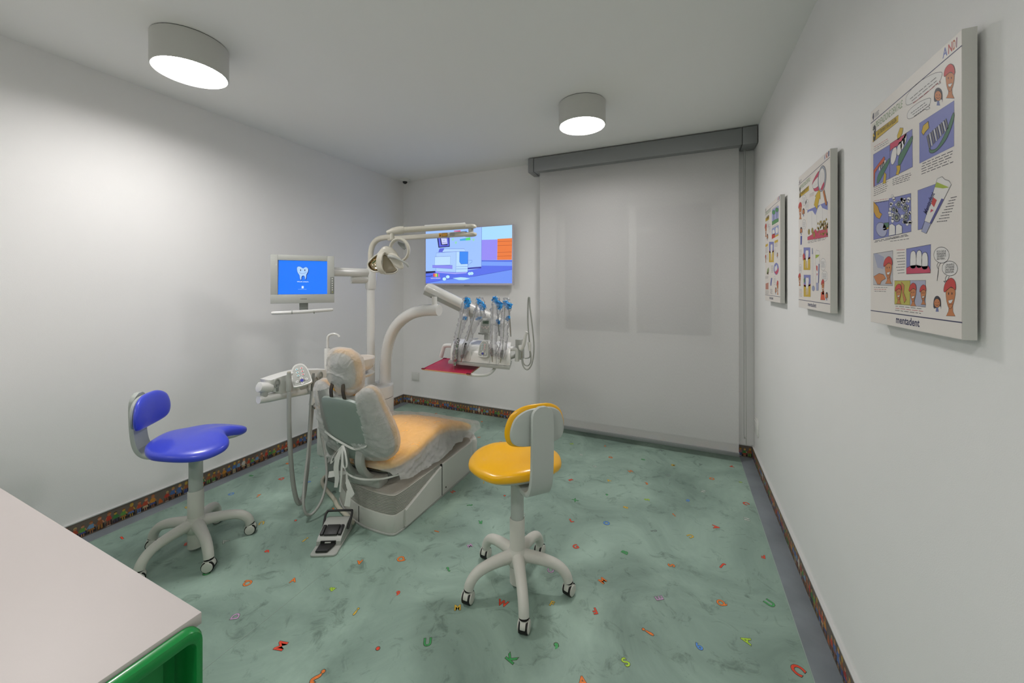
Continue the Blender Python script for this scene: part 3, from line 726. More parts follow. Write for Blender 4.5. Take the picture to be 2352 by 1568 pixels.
# foam pictures
p.poly([(185, 1665), (322, 1640), (325, 1965), (185, 2000)], PBL, INK, .001)
p.poly([(323, 1625), (522, 1573), (528, 1915), (326, 1965)], PBL, INK, .001)
p.lay = 3
p.poly([(183, 1655), (225, 1700), (240, 1750), (262, 1765), (240, 1810), (210, 1795), (186, 1745)], S(214, 160, 50), INK, .001)
p.ell(258, 1905, 48, 66, S(176, 178, 206), INK, .001, 20, -15); p.poly([(270, 1890), (282, 1845), (322, 1840), (324, 1880), (300, 1890)], PGR, INK, .001); p.poly([(268, 1905), (322, 1880), (322, 1895), (285, 1912)], PYE)
rr = random.Random(5)
for k in range(46): p.ell(330+rr.random()*190, 1630+rr.random()*240-0.18*rr.random()*190, 9+rr.random()*9, 9+rr.random()*10, PWH, S(70, 72, 90), .0006, 10)
p.lay = 5
for x, y, r in ((397, 1790, 30), (415, 1675, 22), (475, 1705, 26), (483, 1785, 25), (370, 1720, 20)):
    p.ell(x, y, r, r*1.35, S(150, 154, 170), INK, .001); p.lay += 2; p.ell(x, y, r*.62, r*.85, S(70, 74, 80)); p.lay += 1; p.ell(x, y+3, r*.3, r*.4, S(150, 160, 120)); p.lay -= 3
for x in (355, 418): p.poly([(x-28, 1960-(x-355)*.2), (x-26, 1865), (x, 1850), (x+28, 1870), (x+30, 1945-(x-355)*.2)], PWH, INK, .0008)
p.lay = 1
p.greek((190, 2012), (520, 1935), (190, 2022), 2, INK, .0014, 10); p.greek((185, 1650), (318, 1625), (185, 1670), 2, INK, .0011, 11, (0,)); p.greek((330, 1985), (520, 1950), (330, 2010), 2, INK, .0012, 12)
# toothpaste tube
p.poly([(585, 1545), (780, 1470), (650, 1820), (624, 1890), (590, 1900)], PBL, INK, .001)
p.lay = 3; toothpaste(p, (825, 1460), (645, 1920), 68, 34)
p.lay = 6; p.text('Mentadent', (668, 1760), (742, 1570), S(50, 52, 110), .016, 0.02)
p.lay = 1
for k in range(9): p.greek((880-k*15, 1605+k*27), (940-k*9, 1590+k*27), (880-k*15, 1605+k*27), 1, INK, .0016, 20+k)
# lower part
p.poly([(185, 2125), (362, 2092), (364, 2408), (188, 2405)], S(198, 196, 200), INK, .0012)
p.lay = 3; p.poly([(190, 2125), (215, 2120), (280, 2150), (278, 2260), (225, 2250)], S(168, 172, 196)); capboy(p, 325, 2255, 85)
p.poly([(190, 2330), (240, 2300), (280, 2310), (300, 2345), (260, 2370), (250, 2400), (225, 2400)], PSK, INK, .001)
p.lay = 1
p.poly([(485, 2072), (707, 2026), (706, 2282), (488, 2298)], PBL, INK, .001)
p.lay = 3; p.poly([(488, 2245), (530, 2222), (580, 2215), (640, 2225), (690, 2220), (705, 2252), (706, 2282), (488, 2298)], PPK, INK, .001)
for x0, x1, y0, y1 in ((522, 575, 2092, 2245), (577, 628, 2085, 2238), (628, 682, 2102, 2250)):
    p.poly([(x0, y1-20), (x0+2, y0+30), (x0+16, y0), (x1-14, y0-2), (x1, y0+36), (x1, y1-18), ((x0+x1)/2+6, y1), ((x0+x1)/2-8, y1)], PWH, INK, .0011, 2)
p.lay = 1
for k in range(9): p.greek((392+(k % 3)*8, 2086+k*26), (478, 2078+k*26), (392, 2086+k*26), 1, INK, .0013, 30+k, (0,) if k == 0 else ())
p.greek((190, 2428), (322, 2425), (190, 2462), 3, INK, .0012, 40, (1,)); p.greek((385, 2590), (660, 2610), (385, 2628), 3, INK, .0012, 41, (1,))
for bx, by, rx, ry, tail, rows in ((805, 2118, 70, 72, (768, 2352), ('ECCO CHE LA', 'PREVENZIONE', 'CERTAMENTE TI', 'AIUTERA...')), (882, 2236, 70, 66, (828, 2352), ('...CON UN POCO', "D'ATTENZIONE", 'UNA SANA', 'DENTATURA.'))):
    p.ell(bx, by, rx, ry, PWH, INK, .001, 26); p.lay = 3
    p.line([(bx-26, by+66), (bx-40, by+95), (bx-26, by+140), tail], INK, .001, 4); p.line([(bx-4, by+70), (bx-24, by+110), tail], INK, .001, 4)
    for k, s_ in enumerate(rows): p.text(s_, (bx-42, by-20+k*22), (bx+40, by-30+k*22), INK, .0044, 0.0)
    p.lay = 1
p.poly([(380, 2362), (523, 2356), (523, 2580), (382, 2574)], S(196, 186, 84), INK, .001); p.poly([(523, 2356), (664, 2350), (664, 2592), (523, 2580)], S(178, 180, 200), INK, .001)
p.lay = 3; capboy(p, 420, 2470, 62); p.poly([(440, 2370), (470, 2400), (465, 2470), (490, 2530), (470, 2560), (455, 2480), (445, 2420)], PSK, INK, .0008); capboy(p, 552, 2470, 72); capboy(p, 645, 2470, 62)
p.lay = 1
girl(p, 770, 2545, 56); capboy(p, 892, 2475, 118)
p.text('mentadent', (396, 2742), (611, 2772), PNAVY, .019, 0.02)
p.build('artwork', PRINT, t3, 'printed dental hygiene comic panels')

# middle poster
t2, p = poster('middle dental poster, with a magnifying glass over a mouth and a yellow arrow', 2.222, 0.425, 1.336, 0.622,
          [(352, 322), (626, 91), (628, 1506), (355, 1467)])
p.xr = 0.46
p.line([(353, 388), (622, 165)], PNAVY, .0022); p.line([(355, 1400), (626, 1428)], PNAVY, .0024)
for ch, c, x in (('A', S(120, 130, 190), 574), ('N', S(196, 90, 84), 588), ('D', S(190, 90, 90), 596), ('I', S(100, 110, 150), 609)):
    p.text(ch, (x, 186-(x-574)*.8), (x+9, 186-(x+9-574)*.8), c, .020, 0.02)
p.poly([(356, 372), (362, 340), (364, 366), (360, 378)], S(110, 106, 122)); p.greek((367, 348), (378, 338), (367, 372), 4, S(120, 118, 130), .0016, 5)
p.text('LA PREVENZIONE DENTALE', (357, 440), (453, 358), S(112, 150, 84), .020, 0.0, .1)
p.poly([(359, 468), (444, 398), (443, 440), (359, 502)], PYE, INK, .0012); p.lay = 3
p.text('UNA NOBILE LOTTA', (376, 478), (436, 430), INK, .013); p.text('2', (361, 498), (371, 490), INK, .045, .06); p.lay = 1
p.poly([(473, 380), (500, 320), (535, 275), (545, 340), (540, 430), (515, 450), (490, 448), (478, 410)], PPK, INK, .0012, 3)
p.lay = 3; p.poly([(475, 390), (500, 350), (535, 320), (540, 380), (510, 420), (482, 425)], PWH, INK, .0012, 3); p.line([(478, 410), (510, 390), (540, 365)], INK, .0009)
p.lay = 5; p.ell(557, 345, 34, 112, S(168, 172, 184), INK, .0016, 26, 4); p.lay = 7; p.ell(555, 345, 25, 92, PWH, INK, .001, 26, 4)
p.lay = 8; p.poly([(545, 440), (560, 400), (578, 370), (578, 400), (562, 445)], PPK); 
for x in (545, 556, 567): p.line([(x, 290), (x, 400)], INK, .0009)
p.poly([(566, 460), (576, 440), (600, 560), (596, 582), (588, 570)], S(206, 124, 60), INK, .0012)
p.lay = 3
p.poly([(488, 570), (505, 495), (497, 498), (540, 425), (543, 525), (534, 515), (515, 610)], PYE, INK, .0014)
p.lay = 1
p.greek((448, 478), (490, 458), (448, 500), 3, INK, .0012, 6, (2,))
p.poly([(430, 615), (605, 545), (608, 850), (432, 878)], PWH)
p.lay = 2; p.poly([(430, 615), (605, 545), (605, 620), (560, 600), (545, 570), (520, 600), (500, 660), (475, 620), (445, 625), (432, 640)], PBL)
p.line([(468, 630), (472, 800)], INK, .0009); p.line([(512, 600), (512, 860)], INK, .0009); p.line([(560, 590), (562, 740)], INK, .0009)
p.poly([(432, 878), (432, 850), (470, 830), (500, 780), (512, 800), (560, 790), (600, 740), (608, 850), (512, 866)], PPK, INK, .0008)
p.lay = 4
for k in range(40):
    x = 520+rr.random()*84; y = 700+rr.random()*135
    p.ell(x, y, 5, 11, S(176, 150, 60), S(60, 50, 40), .0007, 8)
for x, y in ((445, 805), (475, 795), (490, 830)): p.ell(x, y, 9, 26, S(160, 140, 60), INK, .0008, 10)
p.lay = 1
capboy(p, 368, 608, 52); girl(p, 396, 625, 28); bubble(p, 402, 525, 20, 46, None, 5, 7); bubble(p, 428, 565, 16, 44, None, 5, 8); bubble(p, 402, 738, 17, 42, None, 5, 9)
girl(p, 376, 790, 28); p.poly([(370, 840), (384, 840), (382, 915), (369, 918)], S(86, 92, 170), INK, .0008)
p.greek((432, 888), (605, 848), (432, 905), 3, INK, .0014, 10)
p.greek((360, 968), (383, 962), (360, 1020), 5, INK, .0012, 11); tooth_root(p, 398, 942, 456, 1138); tooth_root(p, 400, 1182, 459, 1372)
p.lay = 5; p.poly([(391, 1010), (402, 988), (412, 1020), (408, 1040), (394, 1055)], PRE, INK, .001); p.poly([(399, 1220), (408, 1205), (412, 1240), (402, 1255)], S(90, 140, 80)); p.lay = 1
p.poly([(472, 1060), (471, 960), (476, 950), (480, 960), (484, 1290), (476, 1295)], PWH, S(110, 110, 140), .0009); p.lay = 2; p.poly([(470, 1000), (471, 950), (477, 945), (480, 1000)], S(150, 154, 180)); p.ell(484, 1298, 12, 22, S(160, 166, 200), INK, .0009); p.lay = 1
toothpaste(p, (520, 985), (518, 1315), 19, 13)
bubble(p, 370, 1128, 13, 40, None, 6, 12); bubble(p, 567, 1088, 24, 52, None, 7, 13); bubble(p, 580, 1190, 26, 45, None, 6, 14)
capboy(p, 364, 1218, 38); capboy(p, 566, 1275, 45); p.poly([(545, 1395), (550, 1330), (575, 1315), (585, 1395)], S(220, 90, 50), INK, .0008); girl(p, 598, 1355, 28)
p.greek((360, 1310), (386, 1314), (360, 1368), 6, INK, .0012, 15, (2,))
p.text('mentadent', (437, 1452), (509, 1463), PNAVY, .018, 0.02)
p.build('artwork', PRINT, t2, 'printed dental hygiene comic panels')

# farthest poster
t1, p = poster('farthest dental poster, with two green trees in its upper corner, nearest the blind', 3.026, 0.430, 1.338, 0.620,
          [(62, 594), (205, 470), (205, 1440), (68, 1420)])
p.xr = 0.32
p.line([(63, 636), (203, 520)], PNAVY, .0022); p.line([(68, 1372), (204, 1386)], PNAVY, .0024)
for ch, c, x in (('A', S(120, 130, 190), 177), ('N', S(196, 90, 110), 184), ('D', S(160, 90, 120), 189), ('I', S(100, 110, 150), 195)):
    p.text(ch, (x, 531-(x-177)*.8), (x+5, 531-(x+5-177)*.8), c, .020, 0.02)
p.greek((64, 606), (73, 598), (64, 626), 4, S(120, 118, 130), .003, 5)
p.text('LA PREVENZIONE DENTALE', (64, 666), (116, 624), S(120, 150, 100), .022, 0.0, .1)
p.poly([(67, 690), (101, 664), (101, 698), (67, 718)], PYE, INK, .0012); p.lay = 3; p.text('LA PLACCA', (76, 702), (99, 684), INK, .022, .02); p.lay = 1
p.poly([(127, 612), (191, 572), (190, 720), (128, 754)], S(168, 172, 214), S(90, 96, 150), .001)
p.lay = 3; p.poly([(128, 720), (160, 700), (190, 690), (190, 720), (128, 754)], S(92, 150, 90), INK, .0008)
for x, y in ((145, 634), (175, 612)): p.poly([(x-3, y), (x+3, y), (x+2, y+80), (x-2, y+80)], S(110, 100, 130)); p.lay += 1; p.ell(x, y, 15, 20, S(84, 152, 96), INK, .001); p.lay -= 1
p.lay = 1
p.poly([(127, 786), (190, 752), (189, 846), (127, 878)], S(160, 170, 214), S(90, 96, 150), .001); p.lay = 3
p.poly([(127, 838), (157, 828), (157, 864), (127, 878)], PRE); p.poly([(157, 848), (189, 832), (189, 846), (157, 864)], PYE)
p.ell(143, 815, 12, 24, PWH, INK, .0008); p.ell(174, 800, 13, 30, PWH, INK, .0008); p.lay = 1
p.greek((128, 606), (188, 566), (128, 600), 2, S(140, 136, 140), .0014, 4); p.greek((128, 772), (188, 735), (128, 780), 2, S(140, 136, 140), .0014, 4)
capboy(p, 71, 790, 42); girl(p, 86, 855, 24); bubble(p, 91, 745, 9, 32, None, 5, 7); bubble(p, 106, 778, 11, 36, None, 6, 8)
tooth_root(p, 102, 904, 146, 1086)
p.poly([(68, 930), (90, 918), (90, 940), (68, 952)], PYE); p.poly([(152, 896), (184, 882), (184, 904), (152, 918)], PYE)
p.greek((68, 962), (92, 950), (68, 1005), 5, S(90, 88, 90), .0018, 3); p.greek((152, 925), (184, 912), (152, 950), 3, S(90, 88, 90), .0018, 3)
girl(p, 179, 1020, 20); bubble(p, 158, 995, 10, 28, None, 4, 3); capboy(p, 71, 1050, 24); bubble(p, 86, 1040, 7, 26, None, 4, 4)
p.ell(169, 1144, 23, 52, PBL, S(90, 96, 150), .001); p.lay = 2; p.poly([(150, 1170), (170, 1165), (190, 1130), (188, 1170), (172, 1196)], PPK); p.ell(160, 1145, 6, 26, PWH); p.ell(172, 1135, 6, 26, PWH); p.lay = 1
p.poly([(80, 1190), (86, 1150), (98, 1130), (103, 1160), (94, 1195)], S(150, 160, 110)); p.poly([(88, 1190), (92, 1165), (98, 1180), (95, 1198)], PRE)
p.greek((122, 1120), (142, 1118), (122, 1175), 7, S(90, 88, 90), .0018, 5); p.greek((68, 1215), (98, 1210), (68, 1230), 3, S(90, 88, 90), .0016, 5)
p.poly([(115, 1270), (122, 1225), (133, 1225), (124, 1292), (116, 1292)], S(110, 116, 180), INK, .001)
p.poly([(72, 1275), (98, 1265), (98, 1325), (72, 1325)], S(196, 130, 110)); p.greek((70, 1335), (102, 1338), (70, 1362), 4, S(90, 88, 90), .0018, 6); p.greek((114, 1320), (136, 1325), (114, 1358), 6, S(90, 88, 90), .0018, 7)
bubble(p, 156, 1245, 10, 38, None, 6, 9); capboy(p, 182, 1300, 42); girl(p, 165, 1330, 24)
p.text('mentadent', (107, 1406), (142, 1412), PNAVY, .018, 0.02)
p.build('artwork', PRINT, t1, 'printed dental hygiene comic panels')

# ------------------------------------------------------------------ television
TX0, TX1, TZ0, TZ1, TY = -2.725, -1.605, 1.437, 2.075, 3.598
tv = thing('television', 'white framed flat television showing a blue cartoon office on the back wall', 'television', ((TX0+TX1)/2, TY, TZ0))
part('case', MB().b2(TX0, TX1, TY+0.002, TY+0.035, TZ0, TZ1, 0.004), mat('tv_case', S(206, 202, 210), 0.35), tv)
part('wall_mount', MB().b2(-2.35, -1.98, TY+0.035, YB, 1.62, 1.90), BLACKP, tv)
bz = MB()
for a in ((TX0, TX0+0.010, TZ0, TZ1), (TX1-0.010, TX1, TZ0, TZ1), (TX0+0.010, TX1-0.010, TZ1-0.010, TZ1), (TX0+0.010, TX1-0.010, TZ0, TZ0+0.020)): bz.b2(a[0], a[1], TY-0.003, TY+0.004, a[2], a[3], 0.001, 1)
part('bezel', bz, mat('tv_bezel', S(212, 206, 216), 0.3), tv)
part('logo_badge', MB().b2(-2.20, -2.13, TY-0.001, TY+0.012, TZ0-0.010, TZ0-0.0005, 0.003), PLASTD, tv)
sw, sh = TX1-TX0-0.020, TZ1-TZ0-0.030
p = Print(homog([(140, 305), (1970, 125), (2000, 1355), (178, 1388)], [(0, sh), (sw, sh), (sw, 0), (0, 0)]), lambda u, v, k: Vector((TX0+0.010+u, TY+0.0015-k, TZ0+0.020+v)))
full = [(140, 305), (1970, 125), (2000, 1355), (178, 1388)]
p.poly(full, S(160, 196, 255))
p.lay = 2
p.poly([(1316, 190), (1970, 125), (1976, 405), (1660, 430), (1650, 450), (1322, 458)], S(170, 222, 255)); p.poly([(1322, 458), (1660, 440), (1660, 870), (1330, 885)], S(150, 140, 246))
p.poly([(1660, 430), (1974, 404), (1980, 862), (1664, 872)], S(236, 124, 60)); p.poly([(1330, 885), (1985, 868), (1985, 905), (1332, 912)], S(84, 110, 226)); p.poly([(1332, 912), (1985, 905), (1988, 990), (1334, 998)], S(120, 160, 250))
p.poly([(165, 1140), (360, 1130), (780, 1150), (1330, 1050), (1334, 998), (1988, 990), (1998, 1355), (178, 1388)], S(88, 112, 236))
p.lay = 3
p.poly([(178, 1388), (560, 1310), (1150, 1230), (1990, 1065), (1998, 1355)], S(112, 150, 248)); p.line([(178, 1382), (560, 1312), (1150, 1232), (1990, 1067)], S(40, 46, 150), .003)
p.poly([(165, 1142), (360, 1128), (372, 1160), (168, 1186)], S(30, 28, 70)); p.poly([(1045, 1048), (1330, 1018), (1330, 1052), (1048, 1080)], S(52, 56, 160)); p.line([(1316, 190), (1334, 1020)], S(70, 90, 200), .003)
for y in (480, 565, 710, 790): p.line([(1662, y+6), (1975, y-12)], S(150, 66, 40), .003)
p.poly([(380, 440), (640, 430), (652, 620), (415, 645)], S(30, 30, 86)); p.lay = 4; p.poly([(405, 445), (620, 435), (636, 605), (432, 625)], S(96, 104, 226), None); p.lay = 5; p.poly([(440, 445), (590, 440), (605, 588), (470, 590)], S(36, 36, 96)); p.lay = 6; p.poly([(462, 448), (585, 445), (600, 560), (490, 575)], S(206, 214, 255))
p.lay = 7; p.text('of', (508, 500), (545, 498), S(80, 80, 190), .013); p.text('DRINK', (490, 556), (585, 548), S(120, 70, 170), .014)
p.lay = 4
p.poly([(373, 755), (790, 715), (795, 1150), (380, 1135)], S(172, 206, 255), S(74, 92, 200), .003); p.poly([(790, 715), (1042, 712), (1045, 1135), (795, 1150)], S(186, 222, 255), S(74, 92, 200), .003)
p.poly([(490, 738), (540, 665), (960, 655), (985, 712), (790, 716)], S(180, 214, 255), S(74, 92, 200), .003); p.poly([(415, 740), (440, 660), (540, 650), (500, 735)], S(96, 104, 220))
p.lay = 6; p.poly([(862, 716), (1042, 712), (1042, 968), (900, 975), (866, 930)], S(62, 140, 246), S(40, 80, 200), .003); p.poly([(348, 835), (672, 815), (674, 1000), (350, 1012)], S(190, 224, 255), S(74, 92, 200), .003); p.poly([(300, 1012), (720, 1005), (722, 1075), (305, 1060)], S(140, 140, 244), S(74, 92, 200), .003)
p.poly([(1045, 890), (1130, 890), (1130, 925), (1048, 995)], S(160, 200, 255), S(74, 92, 200), .003); p.line([(800, 1030), (1042, 1020)], S(74, 92, 200), .003); p.line([(800, 1080), (1042, 1068)], S(74, 92, 200), .003); p.poly([(375, 1140), (780, 1158), (1025, 1140), (1025, 1162), (780, 1185), (380, 1160)], S(168, 168, 250))
for x0, y0 in ((530, 1290), (600, 1245), (1060, 1170), (1100, 1165)): p.ell(x0+30, y0, 42, 36, S(190, 236, 255), S(90, 120, 220), .002, 8)
p.poly([(728, 1268), (900, 1245), (1000, 1250), (1110, 1275), (960, 1310), (860, 1308)], S(180, 226, 255), S(90, 120, 220), .002)
p.poly([(860, 455), (1080, 410), (1085, 470), (862, 490)], S(90, 220, 120)); p.poly([(860, 455), (985, 432), (985, 480), (862, 490)], S(80, 150, 246)); p.poly([(725, 285), (870, 272), (865, 295), (735, 298)], S(230, 40, 90)); p.poly([(860, 300), (1000, 275), (1000, 318), (862, 325)], S(70, 130, 240))
for x0, y0 in ((690, 445), (755, 510), (1125, 440)): p.poly([(x0, y0), (x0+45, y0-6), (x0+42, y0+40), (x0+6, y0+48)], S(150, 220, 190))
for k, c in enumerate((S(230, 60, 60), S(240, 150, 40), S(240, 220, 60), S(70, 200, 90), S(220, 80, 200))): p.poly([(325+k*26, 1180), (348+k*26, 1180), (350+k*26, 1250), (328+k*26, 1250)], c)
p.line([(172, 1246), (250, 1240), (310, 1225)], S(20, 20, 60), .005, 3)
p.text('NUOVO EPISODIO', (278, 1294), (478, 1288), S(220, 230, 255), .014, 0.02)
p.build('screen', attrmat('tv_screen', 0.62), tv, 'lit screen with a cartoon copying machine in a blue room')
# ------------------------------------------------------------------ stools
def stool(loc, fwd_deg, leg0, vinyl, label, cat_group, pad_z, lever, swivel):
    """built in a local frame whose +y is the sitter's forward direction"""
    rz = radians(fwd_deg-90)
    t = thing('dental_stool', label, 'stool', (loc[0], loc[1], 0), rz, cat_group)
    L = dict(parent=t, local=True)
    # five-star base
    part('column_sleeve', MB().lathe([(0.030, 0.020), (0.036, 0.022), (0.036, 0.322), (0.033, 0.328), (0.0315, 0.326)], seg=32), STOOLW, **L)
    part('hub', MB().lathe([(0.036, 0.100), (0.048, 0.115), (0.052, 0.135), (0.048, 0.160), (0.040, 0.178), (0.0362, 0.186)], seg=32), STOOLW, **L)
    part('column', MB().cyl((0, 0, 0.26), (0, 0, 0.560), 0.031, seg=28), STOOLG, **L)
    for k in range(5):
        a = radians(leg0+72*k)-rz; ca, sa = cos(a), sin(a)
        q = lambda r, z: (r*ca, r*sa, z)
        part('leg', MB().tube([q(0.025, 0.150), q(0.09, 0.148), q(0.16, 0.138), q(0.205, 0.120), q(0.233, 0.090), q(0.243, 0.062)], [0.030, 0.027, 0.0245, 0.0235, 0.023, 0.0225], 16, 5), STOOLW, **L)
        part('seam_ring', MB().cyl(q(0.2432, 0.0585), q(0.2434, 0.062), 0.0218, seg=18), RUBBER, **L)
        w = radians(swivel)-rz+0.10*(k-2); ax = Vector((cos(w), sin(w), 0)); c = Vector(q(0.246, 0.0285))
        cas = part('caster', MB().cyl(c-ax*0.012, c+ax*0.012, 0.0280, seg=24), RUBBER, **L)
        up = Vector((0, 0, 0.0055))
        part('hood', MB().cyl(c+up-ax*0.0115, c+up+ax*0.0115, 0.0282, seg=24, bev=0.002).cyl(q(0.2435, 0.030), q(0.2435, 0.0585), 0.0215, 0.0222, seg=20), STOOLW, cas, local=True)
        for s in (-1, 1):
            part('tyre', MB().cyl(c+ax*(s*0.0125), c+ax*(s*0.0180), 0.0285, seg=28), RUBBER, cas, local=True)
            part('hub_cap', MB().cyl(c+ax*(s*0.0180), c+ax*(s*0.0245), 0.0245, seg=28, bev=0.003), STOOLW, cas, local=True)
    # seat
    half = [(0, 0.142), (0.040, 0.160), (0.085, 0.192), (0.140, 0.192), (0.196, 0.140), (0.222, 0.060), (0.214, -0.035), (0.168, -0.125), (0.095, -0.176), (0, -0.190)]
    out = sym(half, 5)
    def sm(x): x = max(0, min(1, x)); return x*x*(3-2*x)
    def ztop(x, y):
        return 0.596+0.022*math.exp(-(x/0.075)**2)*sm((y+0.02)/0.18)-0.50*x*x*sm((y+0.06)/0.24)-0.10*x*x+0.014*sm((-y-0.10)/0.09)
    part('seat', MB().pillow(out, lambda x, y, h: Vector((x, y, ztop(x, y)+h)), 0.044, 0.042, (0, 0), 12, 2.6), vinyl, **L)
    part('seat_shell', MB().pillow([(x*0.93, y*0.93) for x, y in out], lambda x, y, h: Vector((x, y, ztop(x, y)*0.55+0.252+h)), 0.012, 0.022, (0, 0), 6, 3), STOOLG, **L)
    part('mechanism', MB().box((0, -0.03, 0.548), (0.11, 0.16, 0.03), None, 0.006), STOOLG, **L)
    # back support
    zt = pad_z+0.205
    part('back_spine', MB().strip([(0, -0.06, 0.543), (0, -0.16, 0.541), (0, -0.215, 0.556), (0, -0.245, 0.60), (0, -0.258, 0.68), (0, -0.262, (0.68+zt)/2+0.02), (0, -0.260, zt-0.035), (0, -0.258, zt-0.012), (0, -0.257, zt+0.002)], [0.09, 0.105, 0.105, 0.105, 0.104, 0.104, 0.100, 0.078, 0.030], 0.020, (1, 0, 0), 6), STOOLG, **L)
    dh = [(0, 0.205), (0.065, 0.199), (0.115, 0.170), (0.138, 0.125), (0.142, 0.080), (0.126, 0.046), (0.085, 0.032), (0, 0.028)]
    od = sym(dh, 5)
    cy = lambda x, z: -0.212+0.9*x*x
    part('back_pad', MB().pillow(od, lambda x, z, h: Vector((x, cy(x, z)+h, pad_z+z)), 0.028, 0.016, (0, 0.115), 9, 2.4), vinyl, **L)
    part('back_shell', MB().pillow([(x*0.90, 0.115+(z-0.115)*0.90) for x, z in od], lambda x, z, h: Vector((x, cy(x, z)-0.020+h, pad_z+z)), 0.010, 0.012, (0, 0.115), 6, 4), STOOLG, **L)
    if lever: part('height_lever', MB().box((lever[0], lever[1], 0.545), (0.105, 0.034, 0.016), Matrix.Rotation(radians(lever[2]), 3, 'Z'), 0.006), PLAST, **L)
    return t
stool((-0.722, 1.668), 137, 12, YELLOW, 'yellow vinyl stool seen from behind, white five-star base on casters', 'padded dental stools', 0.728, (-0.125, 0.085, -30), -4)
stool((-2.418, 1.175), 39, -14, BLUE, 'blue vinyl stool near the left wall, white five-star base on casters', 'padded dental stools', 0.668, None, -38)

# ------------------------------------------------------------------ dental chair
CX = -1.80
ch = thing('dental_chair', 'low dental chair with orange upholstery, grey shell back and ribbed grey base', 'dental chair', (CX, 2.15, 0))
# base plan outline (x,y), clockwise from front right
plan = [(p.x, p.y) for p in cr([(-1.490, 2.50, 0), (-1.492, 2.20, 0), (-1.494, 1.90, 0), (-1.500, 1.745, 0), (-1.530, 1.700, 0), (-1.66, 1.690, 0), (-1.80, 1.706, 0), (-1.95, 1.760, 0), (-2.07, 1.825, 0), (-2.108, 1.870, 0), (-2.115, 2.00, 0), (-2.115, 2.45, 0), (-2.09, 2.56, 0), (-1.98, 2.625, 0), (-1.80, 2.64, 0), (-1.62, 2.625, 0), (-1.515, 2.585, 0)], 5, True)]
def inset(o, d):
    cx = sum(p[0] for p in o)/len(o); cy = sum(p[1] for p in o)/len(o); r = []
    for x, y in o:
        l = sqrt((x-cx)**2+(y-cy)**2); r.append((x-(x-cx)/l*d, y-(y-cy)/l*d))
    return r
BASEM = mat('chair_base_paint', S(206, 206, 199), 0.5, bump=0.12, bscale=900)
RIBM = mat('bellows_grey', S(180, 179, 170), 0.55)
part('floor_plate', MB().prism(inset(plan, -0.006), 0.0, 0.012, bev=0.003), PLASTG, ch)
part('base_body', MB().prism(plan, 0.012, 0.115, bev=0.003), BASEM, ch)
bel = MB()
z = 0.113
while z < 0.222:
    bel.rings([[Vector((x, y, zz)) for x, y in inset(plan, ins)] for zz, ins in ((z, 0.016), (z+0.0025, 0.0035), (z+0.0065, 0.0035), (z+0.009, 0.016))], False); z += 0.009
part('ribbed_bellows', bel, RIBM, ch, 'grey ribbed bellows round the chair base')
part('deck', MB().prism(inset(plan, 0.012), 0.218, 0.234, bev=0.006), mat('deck_grey', S(164, 161, 152), 0.5), ch)
# smooth side covers on the right flank (front cover and near cover rising towards the feet)
def flank(y0, y1, zf0, zf1, name):
    n = 14; rows = []
    for i in range(n+1):
        y = y0+(y1-y0)*i/n; zt = zf0+(zf1-zf0)*i/n
        rows.append((y, zt))
    m = MB()
    xo = lambda y: -1.4845 - max(0, (y-2.52))**1.6*1.4
    vs = []; fs = []
    for y, zt in rows:
        x = xo(y)
        vs += [Vector((x-0.02, y, 0.014)), Vector((x, y, 0.016)), Vector((x, y, zt-0.006)), Vector((x-0.006, y, zt)), Vector((x-0.035, y, zt))]
    for i in range(n):
        for k in range(4): fs.append((i*5+k, i*5+k+1, (i+1)*5+k+1, (i+1)*5+k))
        fs.append((i*5+4, i*5, (i+1)*5, (i+1)*5+4))
    fs.append((0, 1, 2, 3, 4)); fs.append(tuple(n*5+k for k in (4, 3, 2, 1, 0)))
    m.add(vs, fs); return part(name, m, BASEM, ch)
flank(1.78, 2.142, 0.116, 0.215, 'side_cover'); flank(2.152, 2.66, 0.226, 0.232, 'side_cover')
part('cover_gap', MB().b2(-1.500, -1.4865, 2.1425, 2.1515, 0.014, 0.225), RUBBER, ch)
part('lock_screw', MB().cyl((-1.4835, 2.19, 0.05), (-1.4815, 2.19, 0.05), 0.005, seg=12), RUBBER, ch)
part('rear_seam', MB().box((-1.775, 1.7005, 0.064), (0.0035, 0.004, 0.095)), RUBBER, ch)
part('front_nose', MB().prism([(p.x, p.y) for p in cr([(-1.50, 2.60, 0), (-1.53, 2.68, 0), (-1.62, 2.735, 0), (-1.80, 2.75, 0), (-1.98, 2.735, 0), (-2.07, 2.68, 0), (-2.10, 2.60, 0), (-1.80, 2.58, 0)], 5, True)], 0.03, 0.225, bev=0.02), BASEM, ch)
part('lift_arm', MB().box((CX, 2.02, 0.282), (0.30, 0.42, 0.105), None, 0.012), PLASTD, ch)
part('lift_arm', MB().box((CX, 2.40, 0.25), (0.26, 0.30, 0.06), Matrix.Rotation(radians(-8), 3, 'X'), 0.01), PLASTD, ch)
part('bracket_foot', MB().box((-1.755, 1.752, 0.262), (0.24, 0.085, 0.062), Matrix.Rotation(radians(4), 3, 'Z'), 0.012), PLASTG, ch)
